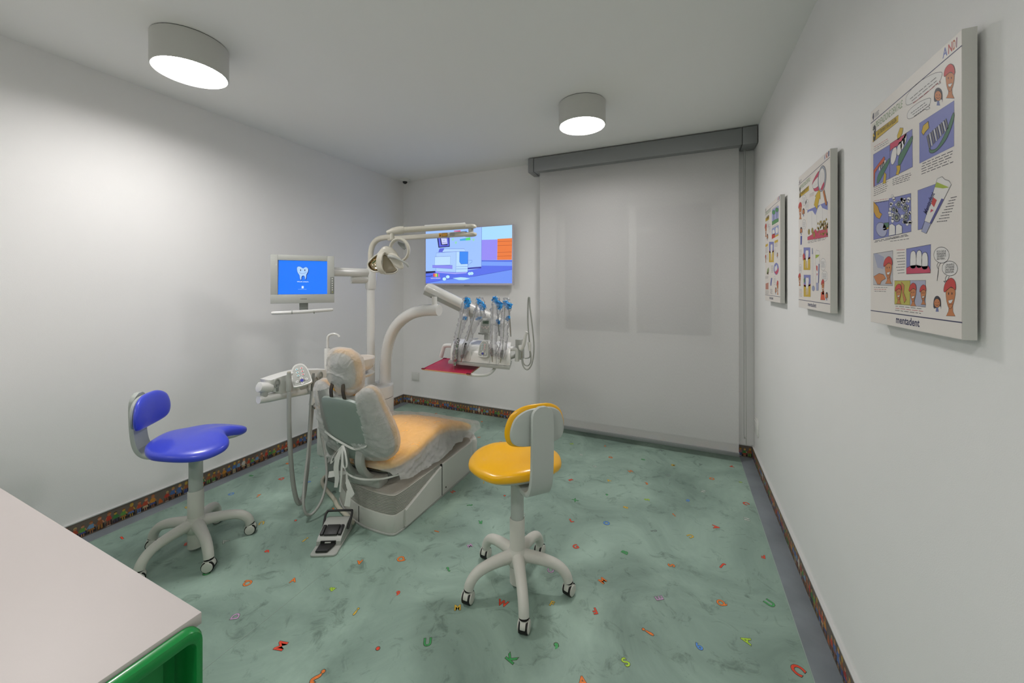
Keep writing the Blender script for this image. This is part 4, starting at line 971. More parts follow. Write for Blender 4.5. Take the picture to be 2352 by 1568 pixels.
# seat / leg rest cushion
SEATTOP = [(1.70, .400), (1.80, .402), (1.95, .412), (2.08, .440), (2.19, .458), (2.30, .445), (2.45, .400), (2.62, .340), (2.80, .285)]
def ztop_seat(y):
    P = SEATTOP
    if y <= P[0][0]: return P[0][1]
    for (a, za), (b, zb) in zip(P, P[1:]):
        if y <= b:
            t_ = (y-a)/(b-a); return za+(zb-za)*(t_*t_*(3-2*t_)*0.5+t_*0.5)
    return P[-1][1]
SHW = 0.262
seat_out = []
for k in range(80):
    a = 2*pi*k/80; c_, s_ = cos(a), sin(a); n_ = 5.0
    r = (abs(c_)**n_+abs(s_)**n_)**(-1/n_)
    seat_out.append((SHW*r*c_, 2.235+0.515*r*s_))
part('seat_cushion', MB().pillow(seat_out, lambda x, y, h: Vector((CX+x, y, ztop_seat(y)-0.045+h)), 0.045, 0.035, (0, 2.235), 12, 3.5), ORANGE, ch, 'orange seat and leg rest cushion')
part('seat_pan', MB().pillow([(x*.9, 2.235+(y-2.235)*.93) for x, y in seat_out], lambda x, y, h: Vector((CX+x, y, ztop_seat(y)-0.088+h)), 0.012, 0.018, (0, 2.235), 7, 5), PLASTD, ch)
# back rest
ALPHA = radians(16.0)
def bmap(off=0.0):
    def f(x, v, h):
        yc = 1.605+(0.90-v)*math.tan(ALPHA)+0.28*x*x
        hh = (h*(0.55+0.45*max(0, min(1, (0.86-v)/0.30))) if h > 0 else h)+off
        return Vector((CX+x, yc+hh*cos(ALPHA), v+hh*sin(ALPHA)))
    return f
back_half = [(0, .802), (.070, .806), (.118, .832), (.165, .862), (.208, .860), (.234, .820), (.250, .74), (.276, .62), (.278, .51), (.235, .438), (.13, .412), (0, .405)]
back_out = sym(back_half, 6)
part('back_cushion', MB().pillow(back_out, bmap(), 0.078, 0.010, (0, .63), 12, 2.8), ORANGE, ch, 'orange back rest cushion')
part('back_frame', MB().pillow([(x*.985, .63+(v-.63)*.985) for x, v in back_out], bmap(-0.008), 0.002, 0.048, (0, .63), 12, 3.2), PLASTG, ch)
sh_half = [(0, .812), (.115, .806), (.150, .775), (.160, .68), (.152, .58), (.128, .50), (.10, .44), (.07, .42), (0, .418)]
part('back_shell', MB().pillow(sym(sh_half, 5), bmap(-0.058), 0.015, 0.020, (0, .62), 8, 5), SHELLG, ch, 'slate grey back shell')
for x in (-0.052, 0.052):
    part('headrest_bar', MB().strip([(CX+x, 1.570, 0.795), (CX+x*0.9, 1.563, 0.84), (CX+x*0.8, 1.572, 0.885)], 0.024, 0.007, (1, 0, 0), 3), DARKST, ch, 'dark metal headrest bar')
hd_out = sym([(0, .125), (.055, .120), (.095, .085), (.108, .02), (.105, -.05), (.080, -.10), (.035, -.118), (0, -.12)], 5)
HC0 = Vector((CX, 1.618, 0.945))
def hmap(off=0.0, k=1.0):
    a = radians(8)
    return lambda x, v, h: HC0+Vector((x*k, (h+off)*cos(a)-v*k*sin(a)+1.2*x*x, v*k*cos(a)+(h+off)*sin(a)))
part('headrest_cushion', MB().pillow(hd_out, hmap(), 0.050, 0.020, (0, 0), 8, 2.6), ORANGE, ch, 'orange headrest cushion')
part('headrest_shell', MB().pillow([(x*.86, v*.86) for x, v in hd_out], hmap(-0.022), 0.010, 0.022, (0, 0), 7, 3), PLASTG, ch)
# back rest support arms
for x, w in ((-1.715, 0.055), (-1.835, 0.05)):
    part('support_arm', MB().strip([(x, 1.668, 0.50), (x, 1.652, 0.44), (x, 1.655, 0.385), (x, 1.685, 0.33), (x, 1.735, 0.285), (x+0.005, 1.79, 0.262)], w, 0.028, (1, 0, 0), 5), PLASTG, ch)
part('support_arm', MB().strip([(-1.775, 1.70, 0.47), (-1.775, 1.69, 0.40), (-1.775, 1.71, 0.34), (-1.775, 1.76, 0.29)], 0.05, 0.02, (1, 0, 0), 5), PLASTD, ch)
part('side_arm', MB().tube([(-1.985, 1.74, 0.53), (-2.03, 1.72, 0.46), (-2.03, 1.735, 0.38), (-1.99, 1.77, 0.31), (-1.93, 1.80, 0.255)], [0.028, 0.03, 0.026, 0.022], 14, 5), PLASTD, ch)

# ------------------------------------------------------------------ disposable covers (thin non-woven)
def covermat(name, see, seed=0.0, bump=0.5, free=None):
    m, nt, p = newmat(name); Lk = nt.links; N = nt.nodes.new
    tc = N('ShaderNodeTexCoord'); mp = N('ShaderNodeMapping'); mp.inputs['Location'].default_value = (seed, seed, 0)
    n = N('ShaderNodeTexNoise'); n.inputs['Scale'].default_value = 16; n.inputs['Detail'].default_value = 6; n.inputs['Distortion'].default_value = 1.0
    Lk.new(tc.outputs['Object'], mp.inputs['Vector']); Lk.new(mp.outputs['Vector'], n.inputs['Vector'])
    df = N('ShaderNodeBsdfDiffuse'); df.inputs['Color'].default_value = S(240, 240, 238)
    tl = N('ShaderNodeBsdfTranslucent'); tl.inputs['Color'].default_value = S(226, 226, 224)
    tr = N('ShaderNodeBsdfTransparent')
    bp = N('ShaderNodeBump'); bp.inputs['Strength'].default_value = bump; bp.inputs['Distance'].default_value = 0.004
    cr1 = N('ShaderNodeTexNoise'); cr1.inputs['Scale'].default_value = 11; cr1.inputs['Detail'].default_value = 2; cr1.inputs['Distortion'].default_value = 0.6
    cr2 = N('ShaderNodeTexNoise'); cr2.inputs['Scale'].default_value = 26; cr2.inputs['Detail'].default_value = 2; cr2.inputs['Distortion'].default_value = 0.8
    hs = []
    for q_, w_ in ((cr1, 1.0), (cr2, 0.45)):
        Lk.new(mp.outputs['Vector'], q_.inputs['Vector'])
        a1 = N('ShaderNodeMath'); a1.operation = 'SUBTRACT'; a1.inputs[1].default_value = 0.5; Lk.new(q_.outputs['Fac'], a1.inputs[0])
        a2 = N('ShaderNodeMath'); a2.operation = 'ABSOLUTE'; Lk.new(a1.outputs[0], a2.inputs[0])
        a3 = N('ShaderNodeMath'); a3.operation = 'MULTIPLY'; a3.use_clamp = True; a3.inputs[1].default_value = 14.0; Lk.new(a2.outputs[0], a3.inputs[0])
        a4 = N('ShaderNodeMath'); a4.operation = 'MULTIPLY'; a4.inputs[1].default_value = -w_; Lk.new(a3.outputs[0], a4.inputs[0]); hs.append(a4)
    ma = N('ShaderNodeMath'); ma.operation = 'ADD'; Lk.new(hs[0].outputs[0], ma.inputs[0]); Lk.new(hs[1].outputs[0], ma.inputs[1])
    Lk.new(bp.outputs['Normal'], tl.inputs['Normal'])
    # crease lines let a little less through
    Lk.new(ma.outputs[0], bp.inputs['Height']); Lk.new(bp.outputs['Normal'], df.inputs['Normal'])
    m1 = N('ShaderNodeMixShader'); m1.inputs[0].default_value = 0.35; Lk.new(df.outputs[0], m1.inputs[1]); Lk.new(tl.outputs[0], m1.inputs[2])
    rp = N('ShaderNodeMapRange'); rp.inputs['From Min'].default_value = 0.3; rp.inputs['From Max'].default_value = 0.7; rp.inputs['To Min'].default_value = see-0.04; rp.inputs['To Max'].default_value = see+0.04
    Lk.new(n.outputs['Fac'], rp.inputs['Value'])
    m2 = N('ShaderNodeMixShader')
    if free is None: Lk.new(rp.outputs['Result'], m2.inputs[0])
    else:   # cloth lying on the cushion is clearer than cloth hanging free
        at = N('ShaderNodeAttribute'); at.attribute_name = 'contact'
        mc = N('ShaderNodeMapRange'); mc.inputs['To Min'].default_value = free/see; mc.inputs['To Max'].default_value = 1.0; Lk.new(at.outputs['Fac'], mc.inputs['Value'])
        mm = N('ShaderNodeMath'); mm.operation = 'MULTIPLY'; Lk.new(rp.outputs['Result'], mm.inputs[0]); Lk.new(mc.outputs['Result'], mm.inputs[1]); Lk.new(mm.outputs[0], m2.inputs[0])
    pass; Lk.new(m1.outputs[0], m2.inputs[1]); Lk.new(tr.outputs[0], m2.inputs[2])
    Lk.new(m2.outputs[0], nt.nodes['Material Output'].inputs['Surface'])
    return m
COVER = covermat('nonwoven_cover', 0.68, 0.0, 0.0, 0.32)
COVERB = covermat('nonwoven_cover_back', 0.42, 3.1)
COVERH = covermat('nonwoven_cover_head', 0.40, 7.7)
nz = lambda x, y, z=0.0: noise.noise(Vector((x, y, z)))
def ridge(x, y, z=0.0): return max(0.0, 1-abs(nz(x, y, z))*8)   # sharp crease lines
# seat cover draped over the cushion, hanging down its sides
rows = []; contact = []
NB, NA = 150, 110
Y0, Y1 = 1.745, 2.738
for ib in range(NB+1):
    row = []
    for ia in range(NA+1):
        fa = ia/NA*2-1; fb = ib/NB
        b0 = Y0-0.070; b1 = Y1+0.050
        b = b0+(b1-b0)*fb
        hang = 0.130+0.085*math.exp(-((b-2.15)/0.25)**2)+0.012*nz(b*14, fa)+0.018*nz(b*5, fa*2+9)
        if b > 2.55: hang -= (b-2.55)*0.30
        a = fa*(SHW-0.012+hang)
        ex = max(0.0, abs(a)-(SHW-0.012)); ey = max(0.0, Y0-b)+max(0.0, b-Y1)
        sx = 1 if a >= 0 else -1; sy = -1 if b < Y0 else 1
        dr = sqrt(ex*ex+ey*ey)
        if ex > 0 and ey > 0: dr = min(dr, 0.085)
        xx = max(-(SHW-0.012), min(SHW-0.012, a)); yy = max(Y0, min(Y1, b))
        hy_ = sqrt(ex*ex+ey*ey); ux, uy = (ex/hy_*sx, ey/hy_*sy) if hy_ > 1e-6 else (0, 0)
        sd = max(0.0, dr-0.012); cap = min(dr, 0.02)
        amp = min(1.0, dr/0.09)
        amp *= 0.35 if ey > 0 else 1.0
        fold = 0.020*amp*nz(b*9+2.0*a, a*4, 1.3)+0.008*amp*nz(b*24, dr*12, 4.1)+0.003*amp*nz(b*50, dr*30, 2)
        out_ = cap+0.24*sd+fold+amp*(0.007*ridge(b*8+dr*9, dr*14+a, 3)+0.004*ridge(b*19, dr*26, 8))
        top = 0.016+0.0022*nz(a*14, b*10, 7)+0.0012*nz(a*40, b*36, 3)
        z_ = ztop_seat(yy)+top-0.90*sd-0.25*cap-0.004*min(1, dr/0.02)
        row.append(Vector((CX+xx+ux*out_, yy+uy*out_, max(0.242, z_)))); q_ = max(0.0, min(1.0, (dr-0.01)/0.08)); contact.append(1-q_*q_*(3-2*q_))
    rows.append(row)
tagged('seat_cover', MB().grid(rows), COVER, 'thin white see-through disposable cover draped over the orange chair seat', 'chair cover', origin=(CX, 2.2, 0.42), angle=180)
# back cover: wraps the cushion edges, open over the grey shell
def bcmap(x, v, h):
    p = bmap()(x*1.035, .63+(v-.63)*1.03, h*1.10)
    k = 1.0 if h < 0.02 else 0.45
    g = abs(x)/0.27
    p += Vector((0.005*nz(x*12, v*14, 2)*k, (0.012*nz(x*9, v*16+x*9, 5)+0.004*nz(x*24, v*44, 1))*k, 0.004*nz(x*10, v*12, 8)*k))
    if h < -0.01: p.y -= 0.012
    p.y += (1 if h > 0 else -1)*(0.0045*ridge(x*9+v*4, v*7, 3)+0.003*ridge(x*16, v*22, 6))
    return p
bc_out = sym(back_half, 14)
def bskip(x, v, sd):
    if sd > 0: return False
    e = 0.008*nz(x*40, v*45, 3)
    if v > 0.545+0.10*x: return abs(x-0.0) < 0.150+e-0.10*max(0, v-0.70)*(1 if x > 0 else 0) and v < 0.83
    return abs(x) < 0.050+e
bcov = thing('back_cover', 'thin white disposable cover gathered round the chair back rest, tied behind', 'chair cover', (CX, 1.65, 0.45))
part('sheet', MB().pillow(bc_out, bcmap, 0.080, 0.075, (0, .63), 34, 2.8, bskip), COVERB, bcov, angle=180)
# lower flap of the back cover pulled round behind the shell
TIE = mat('tie_fabric', S(222, 222, 216), 0.8, bump=0.5, bscale=250)
def tie(name, pts, w, axis, parent, t_=0.0025): return part(name, MB().strip([Vector(p) for p in pts], w, t_, axis, 5), TIE, parent)
bp_ = lambda x, v, h=-0.088: bmap()(x, v, h)
tie('elastic_hem', [bp_(-.165, .585), bp_(-.10, .555), bp_(-.02, .530), bp_(.05, .512), bp_(.10, .522), bp_(.158, .548)], 0.012, (0, 0.3, 1), bcov)
K = bp_(-.015, .528, -0.098)
tie('tie_loop', [K, K+Vector((-.03, -.01, -.03)), K+Vector((-.062, -.02, -.075)), K+Vector((-.070, -.02, -.105)), K+Vector((-.052, -.018, -.09)), K+Vector((-.02, -.01, -.03)), K], 0.020, (0.5, 0.1, 0.6), bcov)
tie('tie_loop', [K, K+Vector((.010, -.012, -.05)), K+Vector((.022, -.018, -.105)), K+Vector((.040, -.018, -.118)), K+Vector((.050, -.016, -.09)), K+Vector((.030, -.01, -.03)), K], [0.016, 0.012, 0.010, 0.012, 0.016], (0.8, 0.2, 0.1), bcov)
tie('tie_tail', [K, K+Vector((-.022, -.014, -.06)), K+Vector((-.034, -.018, -.13)), K+Vector((-.028, -.016, -.19)), K+Vector((-.036, -.018, -.245))], [0.016, 0.030, 0.034, 0.030, 0.022], (0.9, 0.2, 0.05), bcov)
tie('tie_tail', [K, K+Vector((.008, -.012, -.09)), K+Vector((.004, -.016, -.18)), K+Vector((-.004, -.016, -.265))], [0.012, 0.012, 0.014, 0.012], (0.9, 0.2, 0.05), bcov)
# tie of the seat cover below the support arms
scv = bpy.data.objects['seat_cover']
scv.data.attributes.new('contact', 'FLOAT', 'POINT').data.foreach_set('value', contact)
A_ = Vector((-1.515, 1.765, 0.300)); Bq = Vector((-1.70, 1.640, 0.318)); Cq = Vector((-1.80, 1.632, 0.338))
tie('seat_cover_cord', [(-1.52, 1.80, 0.315), (-1.60, 1.715, 0.306), Bq, Cq, (-1.90, 1.70, 0.36), (-1.97, 1.80, 0.37)], 0.010, (0, 0.2, 1), scv)
tie('tie_tail', [Cq, Cq+Vector((-.05, -.02, -.006)), Cq+Vector((-.10, -.022, -.020)), Cq+Vector((-.125, -.02, -.028))], [0.014, 0.030, 0.036, 0.034], (0, 0.2, 1), scv)
tie('tie_loop', [Cq, Cq+Vector((.028, -.022, -.045)), Cq+Vector((.065, -.032, -.085)), Cq+Vector((.085, -.034, -.100)), Cq+Vector((.078, -.034, -.088)), Cq+Vector((.03, -.026, -.03))], [0.014, 0.028, 0.034, 0.030], (0.6, 0.1, 0.7), scv)
tie('tie_tail', [Cq+Vector((.05, -.03, -.08)), Cq+Vector((.05, -.036, -.13)), Cq+Vector((.046, -.040, -.165))], [0.026, 0.034, 0.038], (1, 0.2, 0), scv)
# head cover, a loose bag gathered at the bottom
def hcmap(x, v, h):
    g = max(0.0, (-v-0.075)/0.06)
    k = 1.13-0.42*min(1, g)*g if g < 1 else 0.71
    p = hmap(-0.004)(x*k, v*1.06-0.004, h*1.2)
    am = 1.0 if h < 0.03 else 0.5
    p += Vector((0.012*nz(x*12, v*14, 3), 0.014*nz(x*11+4, v*13, 6)+0.004*nz(x*40, v*16, 2), 0.008*nz(x*10, v*12, 9)))*am
    p.y += (1 if h > 0 else -1)*(0.006*ridge(x*9+v*5, v*9-x*6, 2)+0.003*ridge(x*20, v*17, 6))
    return p
tagged('headrest_cover', MB().pillow(sym([(0, .128), (.06, .122), (.100, .088), (.112, .02), (.108, -.05), (.082, -.105), (.045, -.135), (0, -.138)], 12), hcmap, 0.056, 0.052, (0, 0), 26, 2.3), COVERH, 'white disposable hood bagged over the chair headrest', 'chair cover', origin=(CX, 1.62, 0.9), angle=180)
# ------------------------------------------------------------------ dental unit: pedestal, post and cuspidor
un = thing('dental_unit', 'white dental unit pedestal with tall post and spittoon behind the chair', 'dental unit', (-2.31, 2.37, 0))
PC = Vector((-2.305, 2.375, 0))
part('pedestal', MB().lathe([(0.150, 0.0), (0.150, 0.522), (0.147, 0.525)], PC, seg=48), PLAST, un)
part('pedestal_seam', MB().lathe([(0.146, 0.520), (0.1465, 0.530)], PC, seg=48), RUBBER, un)
part('pedestal_cap', MB().lathe([(0.147, 0.528), (0.151, 0.531), (0.151, 0.612), (0.146, 0.622), (0.13, 0.626), (0.001, 0.627)], PC, seg=48), PLAST, un)
part('unit_body', MB().b2(-2.425, -2.165, 1.92, 2.27, 0.20, 0.600, 0.022, 3), PLAST, un)
part('body_seam', MB().b2(-2.275, -2.271, 1.9185, 1.921, 0.22, 0.58), PLASTD, un)
part('body_foot', MB().b2(-2.40, -2.20, 1.98, 2.25, 0.0, 0.20, 0.01), PLASTD, un)
PX, PY = -2.318, 2.345
part('post', MB().lathe([(0.046, 0.624), (0.044, 0.634), (0.034, 0.640), (0.0325, 0.66), (0.0325, 1.44)], (PX, PY, 0), seg=32), ENAMEL, un)
part('post_collar', MB().lathe([(0.036, 1.405), (0.041, 1.415), (0.044, 1.46), (0.048, 1.50), (0.046, 1.545), (0.036, 1.575), (0.026, 1.585), (0.024, 1.60)], (PX, PY, 0), seg=32), ENAMEL, un)
st0 = Vector((PX, PY, 1.487)); sd = Vector((-0.42, -0.80, 0)).normalized()
part('swivel_stub', MB().cyl(st0+sd*0.02, st0+sd*0.155, 0.036, seg=28, bev=0.004), ENAMEL, un)
part('monitor_arm', MB().tube([(PX-0.005, PY-0.01, 1.540), (PX-0.03, PY-0.13, 1.540), (-2.395, 2.05, 1.540), (-2.44, 1.96, 1.540)], 0.034, 16, 4), ENAMEL, un)
BWL = Vector((-2.215, 2.125, 0))
part('spittoon_bowl', MB().lathe([(0.02, 0.790), (0.070, 0.800), (0.102, 0.822), (0.112, 0.852), (0.115, 0.893), (0.112, 0.897), (0.107, 0.893), (0.100, 0.850), (0.070, 0.822), (0.001, 0.815)], BWL, seg=40), CERAM, un)
part('bowl_tray', MB().lathe([(0.03, 0.748), (0.085, 0.757), (0.108, 0.775), (0.110, 0.781), (0.100, 0.779), (0.03, 0.770)], BWL, seg=36), PLAST, un)
part('bowl_neck', MB().cyl((BWL.x, BWL.y, 0.59), (BWL.x, BWL.y, 0.80), 0.045, 0.035, seg=24), PLAST, un)
part('bowl_support', MB().tube([(BWL.x, BWL.y, 0.76), (-2.30, 2.05, 0.79), (-2.345, 1.985, 0.80)], 0.02, 12, 3), PLAST, un)
part('cup_filler', MB().tube([(-2.345, 1.955, 0.60), (-2.345, 1.955, 0.95), (-2.345, 1.955, 1.045), (-2.336, 1.960, 1.075), (-2.310, 1.975, 1.086), (-2.282, 1.988, 1.078), (-2.270, 1.993, 1.062)], [0.012, 0.0095, 0.009, 0.0085, 0.0075], 12, 4), ENAMEL, un)
part('filler_base', MB().lathe([(0.022, 0.80), (0.022, 0.975), (0.018, 0.985)], (-2.345, 1.955, 0), seg=20), PLAST, un)
part('swing_arm', MB().tube([(-2.262, 2.450, 0.622), (-2.262, 2.450, 0.66), (-2.258, 2.450, 0.78), (-2.235, 2.448, 0.93), (-2.175, 2.444, 1.060), (-2.085, 2.438, 1.150), (-1.97, 2.430, 1.212), (-1.85, 2.424, 1.240), (-1.735, 2.42, 1.248), (-1.700, 2.42, 1.248)], [0.050, 0.0475, 0.0465, 0.046, 0.046, 0.046, 0.046, 0.046, 0.044], 24, 6), ENAMEL, un, 'thick white curved tube arm')

# ------------------------------------------------------------------ operating light
ol = thing('operating_light', 'cream dental operating light on a folded double arm above the chair', 'dental light', (PX, PY, 1.6))
part('light_post', MB().tube([(PX, PY, 1.585), (PX, PY, 1.66), (PX+0.002, PY+0.003, 1.72), (PX+0.02, PY+0.008, 1.775), (PX+0.065, PY+0.015, 1.812), (PX+0.13, PY+0.024, 1.824), (PX+0.20, PY+0.03, 1.824)], 0.0225, 20, 5), CREAM, ol)
part('lower_arm', MB().b2(-2.16, -1.43, 2.358, 2.398, 1.795, 1.831, 0.010, 3), CREAM, ol)
part('elbow', MB().pillow(rrect(-0.055, 0.055, -0.030, 0.030, 0.028, 5), lambda x, y, h: Vector((-1.405+x, 2.378+y, 1.810+h)), 0.012, 0.020, (0, 0), 6, 3), CREAM, ol)
part('elbow_pin', MB().cyl((-1.395, 2.378, 1.82), (-1.395, 2.378, 1.850), 0.018, seg=20), PLASTG, ol)
part('elbow', MB().pillow(rrect(-0.055, 0.055, -0.030, 0.030, 0.028, 5), lambda x, y, h: Vector((-1.407+x, 2.376+y, 1.863+h)), 0.018, 0.014, (0, 0), 6, 3), CREAM, ol)
UA, UB = Vector((-1.43, 2.365, 1.868)), Vector((-1.835, 2.135, 1.832))
part('upper_arm', MB().tube([UA, UB], 0.021, 18), CREAM, ol)
part('upper_arm_cover', MB().tube([UA+Vector((0.0, -0.006, 0.012)), UA+(UB-UA)*0.62+Vector((0, -0.006, 0.012))], 0.013, 12), PLAST, ol)
part('wrist', MB().tube([UB+(UA-UB)*0.06, UB, UB+(UB-UA)*0.10+Vector((0, 0, -.004)), UB+(UB-UA)*0.20+Vector((0, 0, -.012))], [0.024, 0.029, 0.025, 0.012], 18, 4), CREAM, ol)
wd = (UB-UA).normalized()
W0 = UB+wd*0.055
part('drop_pin', MB().cyl(W0+Vector((0, 0, -0.01)), W0+Vector((0, 0, -0.062)), 0.017, 0.015, seg=18), CREAM, ol)
stk = Print(idn, lambda u, v, k: Vector((u, 2.3578-k, v)), 0.0002)
stk.poly([(-1.660, 1.800), (-1.635, 1.800), (-1.635, 1.827), (-1.660, 1.827)], S(226, 162, 30)); stk.poly([(-1.633, 1.800), (-1.583, 1.800), (-1.583, 1.827), (-1.633, 1.827)], S(40, 34, 24)); stk.poly([(-1.565, 1.801), (-1.515, 1.801), (-1.515, 1.826), (-1.565, 1.826)], S(206, 204, 196))
stk.lay = 2; stk.poly([(-1.630, 1.803), (-1.586, 1.803), (-1.586, 1.824), (-1.630, 1.824)], S(222, 160, 36)); stk.poly([(-1.656, 1.803), (-1.648, 1.822), (-1.640, 1.803)], S(60, 46, 20)); stk.greek((-1.562, 1.822), (-1.518, 1.822), (-1.562, 1.804), 4, S(50, 50, 50), .002, 3); stk.greek((-1.626, 1.818), (-1.59, 1.818), (-1.626, 1.808), 2, S(120, 84, 20), .0015, 4)
stk.build('warning_sticker', PRINT, ol, 'orange warning sticker and small print')
# lamp head, local frame: r right, u up, f towards the viewer side
LC = ond(893, 600, 2.64); r_ = Vector((RX, RY, 0)); u_ = Vector((0, 0, 1)); f_ = Vector((RY, -RX, 0)); KS = 0.0003487*1.0
def lp(cx, cy, dep=0.0): return LC+r_*((cx-549)*KS)+u_*(-(cy-958)*KS)+f_*dep
ringpts = [lp(740+205*cos(a), 720+215*sin(a), -0.03+0.03*cos(a+0.6)) for a in [2*pi*k/28 for k in range(28)]]
part('yoke_ring', MB().tube(ringpts, 0.0105, 12, 0, True, 1.5, (0.3, -0.9, 0.1)), CREAM, ol)
part('yoke_fin', MB().pillow([(p[0], p[1]) for p in [(-70, -90), (70, -40), (100, 60), (60, 90), (-20, 20), (-70, -40)]], lambda x, y, h: lp(760+x, 630+y, -0.045+h), 0.004, 0.004, (5, 0), 4, 4), PLASTD, ol)
# twin reflector petals with a middle band
def lpoly(pts, n=4): return [(q.x, q.y) for q in cr([(x, y, 0) for x, y in pts], n, True)]
def cen2(o): return (sum(a for a, b in o)/len(o), sum(b for a, b in o)/len(o))
MIRR = mat('light_mirror', S(206, 190, 160), 0.08, metal=1.0)
LP_ = lpoly([(104, 1010), (150, 945), (235, 865), (330, 812), (400, 800), (420, 900), (410, 1040), (385, 1130), (300, 1166), (200, 1150), (130, 1090)])
RP_ = lpoly([(430, 800), (520, 850), (600, 960), (660, 1060), (705, 1130), (640, 1190), (530, 1206), (440, 1190), (405, 1090), (410, 930)])
for nm, o, dep, tilt in (('left', LP_, 0.0, 0.10), ('right', RP_, 0.0, -0.10)):
    c = cen2(o); tl_ = tilt*KS*2.2
    part('reflector_petal', MB().pillow(o, lambda x, y, h: lp(x, y, (x-400)*tl_+h), -0.036, 0.050, c, 9, 2.2), CREAM, ol)
    part('mirror', MB().pillow([(c[0]+(x-c[0])*.86, c[1]+(y-c[1])*.86) for x, y in o], lambda x, y, h: lp(x, y, (x-400)*tl_+h), -0.030, 0.033, c, 8, 2.2), MIRR if nm == 'left' else mat('petal_inside', S(196, 186, 164), .3), ol)
part('rim', MB().tube([lp(x, y, (x-400)*0.10*KS*2.2) for x, y in LP_], 0.0055, 10, 0, True), CREAM, ol)
part('rim', MB().tube([lp(x, y, -(x-400)*0.10*KS*2.2) for x, y in RP_], 0.0055, 10, 0, True), CREAM, ol)
part('centre_band', MB().strip([lp(430, 800, 0.0), lp(405, 830, 0.020), lp(392, 920, 0.034), lp(392, 1030, 0.036), lp(410, 1130, 0.028), lp(450, 1195, 0.006)], [0.030, 0.036, 0.038, 0.040, 0.040, 0.034], 0.016, r_, 6), CREAM, ol)
part('neck_saddle', MB().pillow(lpoly([(300, 830), (370, 720), (430, 662), (510, 650), (600, 680), (680, 760), (740, 850), (640, 900), (540, 850), (440, 796)]), lambda x, y, h: lp(x, y, -0.012+h), 0.022, 0.040, (520, 770), 8, 2.4), CREAM, ol)
part('side_plate', MB().pillow(lpoly([(560, 830), (680, 800), (790, 890), (850, 1000), (862, 1085), (810, 1118), (720, 1070), (640, 990)]), lambda x, y, h: lp(x, y, 0.022+h), 0.010, 0.012, (720, 960), 6, 3), CREAM, ol)
part('grip_handle', MB().tube([lp(590, 868, 0.045), lp(700, 885, 0.058), lp(800, 925, 0.066), lp(890, 972, 0.070), lp(960, 1020, 0.070), lp(1000, 1078, 0.066)], [0.014, 0.011, 0.0075, 0.0075, 0.0085, 0.007], 12, 4), PLASTG, ol)

# warm spot added at the lamp head to brighten the chair seat
sl_ = bpy.data.lights.new('added_seat_spot', 'SPOT'); sl_.energy = 9.0; sl_.color = (1.0, 0.86, 0.62); sl_.spot_size = radians(30); sl_.spot_blend = 0.5; sl_.shadow_soft_size = 0.05
so = bpy.data.objects.new('added_seat_spot', sl_); COL.objects.link(so); so.parent = ol
pos_ = lp(400, 1010, 0.075); so.location = pos_-Vector((PX, PY, 1.6))
so.rotation_euler = (Vector((-1.76, 2.06, 0.42))-pos_).to_track_quat('-Z', 'Y').to_euler()

# ------------------------------------------------------------------ monitor
ML, MR = Vector((-2.592, 1.700, 0)), Vector((-2.340, 2.008, 0))
me1 = (MR-ML).normalized(); mw = (MR-ML).length; mn = Vector((me1.y, -me1.x, 0)); mz0, mz1 = 1.312, 1.652; mh_ = mz1-mz0
MM = Matrix((me1, -mn, Vector((0, 0, 1)))).transposed()
mo = thing('monitor', 'light grey flat monitor with bright blue screen on the unit arm', 'monitor', ((ML.x+MR.x)/2, (ML.y+MR.y)/2, mz0))
def mpt(u, v, n=0.0): return ML+me1*u+Vector((0, 0, mz0+v))+mn*n
GREYM = mat('monitor_grey', S(186, 188, 182), 0.4)
hm = homog([(155, 212), (1445, 235), (1440, 1165), (205, 1190)], [(0, mh_), (mw, mh_), (mw, 0), (0, 0)])
def hb(a, b): (x0, y0), (x1, y1) = hm(*a), hm(*b); return x0, x1, y0, y1
sx0, sy0 = hm(335, 1003); sx1, sy1 = hm(1300, 340)
part('case', MB().box(mpt(mw/2, mh_/2, -0.030), (mw-0.012, 0.045, mh_-0.010), MM, 0.012, 3), GREYM, mo)
bz = MB()
def mbox(u0, u1, v0, v1, n0, n1, bev=0.002): bz.box(mpt((u0+u1)/2, (v0+v1)/2, (n0+n1)/2), (u1-u0, n1-n0, v1-v0), MM, bev)
mbox(0, sx0, 0.062, mh_, -0.012, 0.008); mbox(sx1, mw, 0.062, mh_, -0.012, 0.008); mbox(sx0, sx1, sy1, mh_, -0.012, 0.008); mbox(0, mw, 0, 0.062, -0.012, 0.010)
part('bezel', bz, GREYM, mo)
p = Print(hm, lambda u, v, k: mpt(u, v, -0.004+k))
p.poly([(322, 330), (1300, 342), (1306, 1000), (340, 1010)], S(18, 118, 250)); p.lay = 2
TOO = [(690, 490), (700, 462), (730, 450), (770, 462), (815, 490), (850, 466), (885, 466), (912, 490), (920, 530), (905, 580), (885, 615), (882, 660), (872, 705), (858, 712), (850, 660), (830, 640), (805, 642), (788, 665), (786, 715), (772, 722), (755, 695), (748, 640), (725, 605), (700, 560)]
p.poly([(x+10, y+8) for x, y in TOO], S(8, 30, 110), None, .001, 2); p.lay = 3; p.poly(TOO, S(170, 206, 250), S(10, 30, 100), .0013, 2); p.lay = 5
p.ell(765, 528, 9, 20, S(20, 24, 60)); p.ell(851, 528, 9, 20, S(20, 24, 60)); p.line([(735, 575), (790, 596), (840, 590), (885, 562)], S(16, 26, 90), .0014, 3)
p.text('Work smart.', (698, 768), (932, 768), S(226, 240, 255), .0068, 0.03)
p.poly([(795, 845), (835, 845), (835, 892), (795, 892)], S(210, 230, 255)); p.greek((724, 911), (902, 911), (724, 911), 1, S(180, 214, 255), .0016, 3)
p.build('screen', attrmat('monitor_screen', 0.66), mo, 'lit bright blue screen with a smiling tooth')
x0, x1, y0, y1 = hb((1352, 1000), (1445, 662))
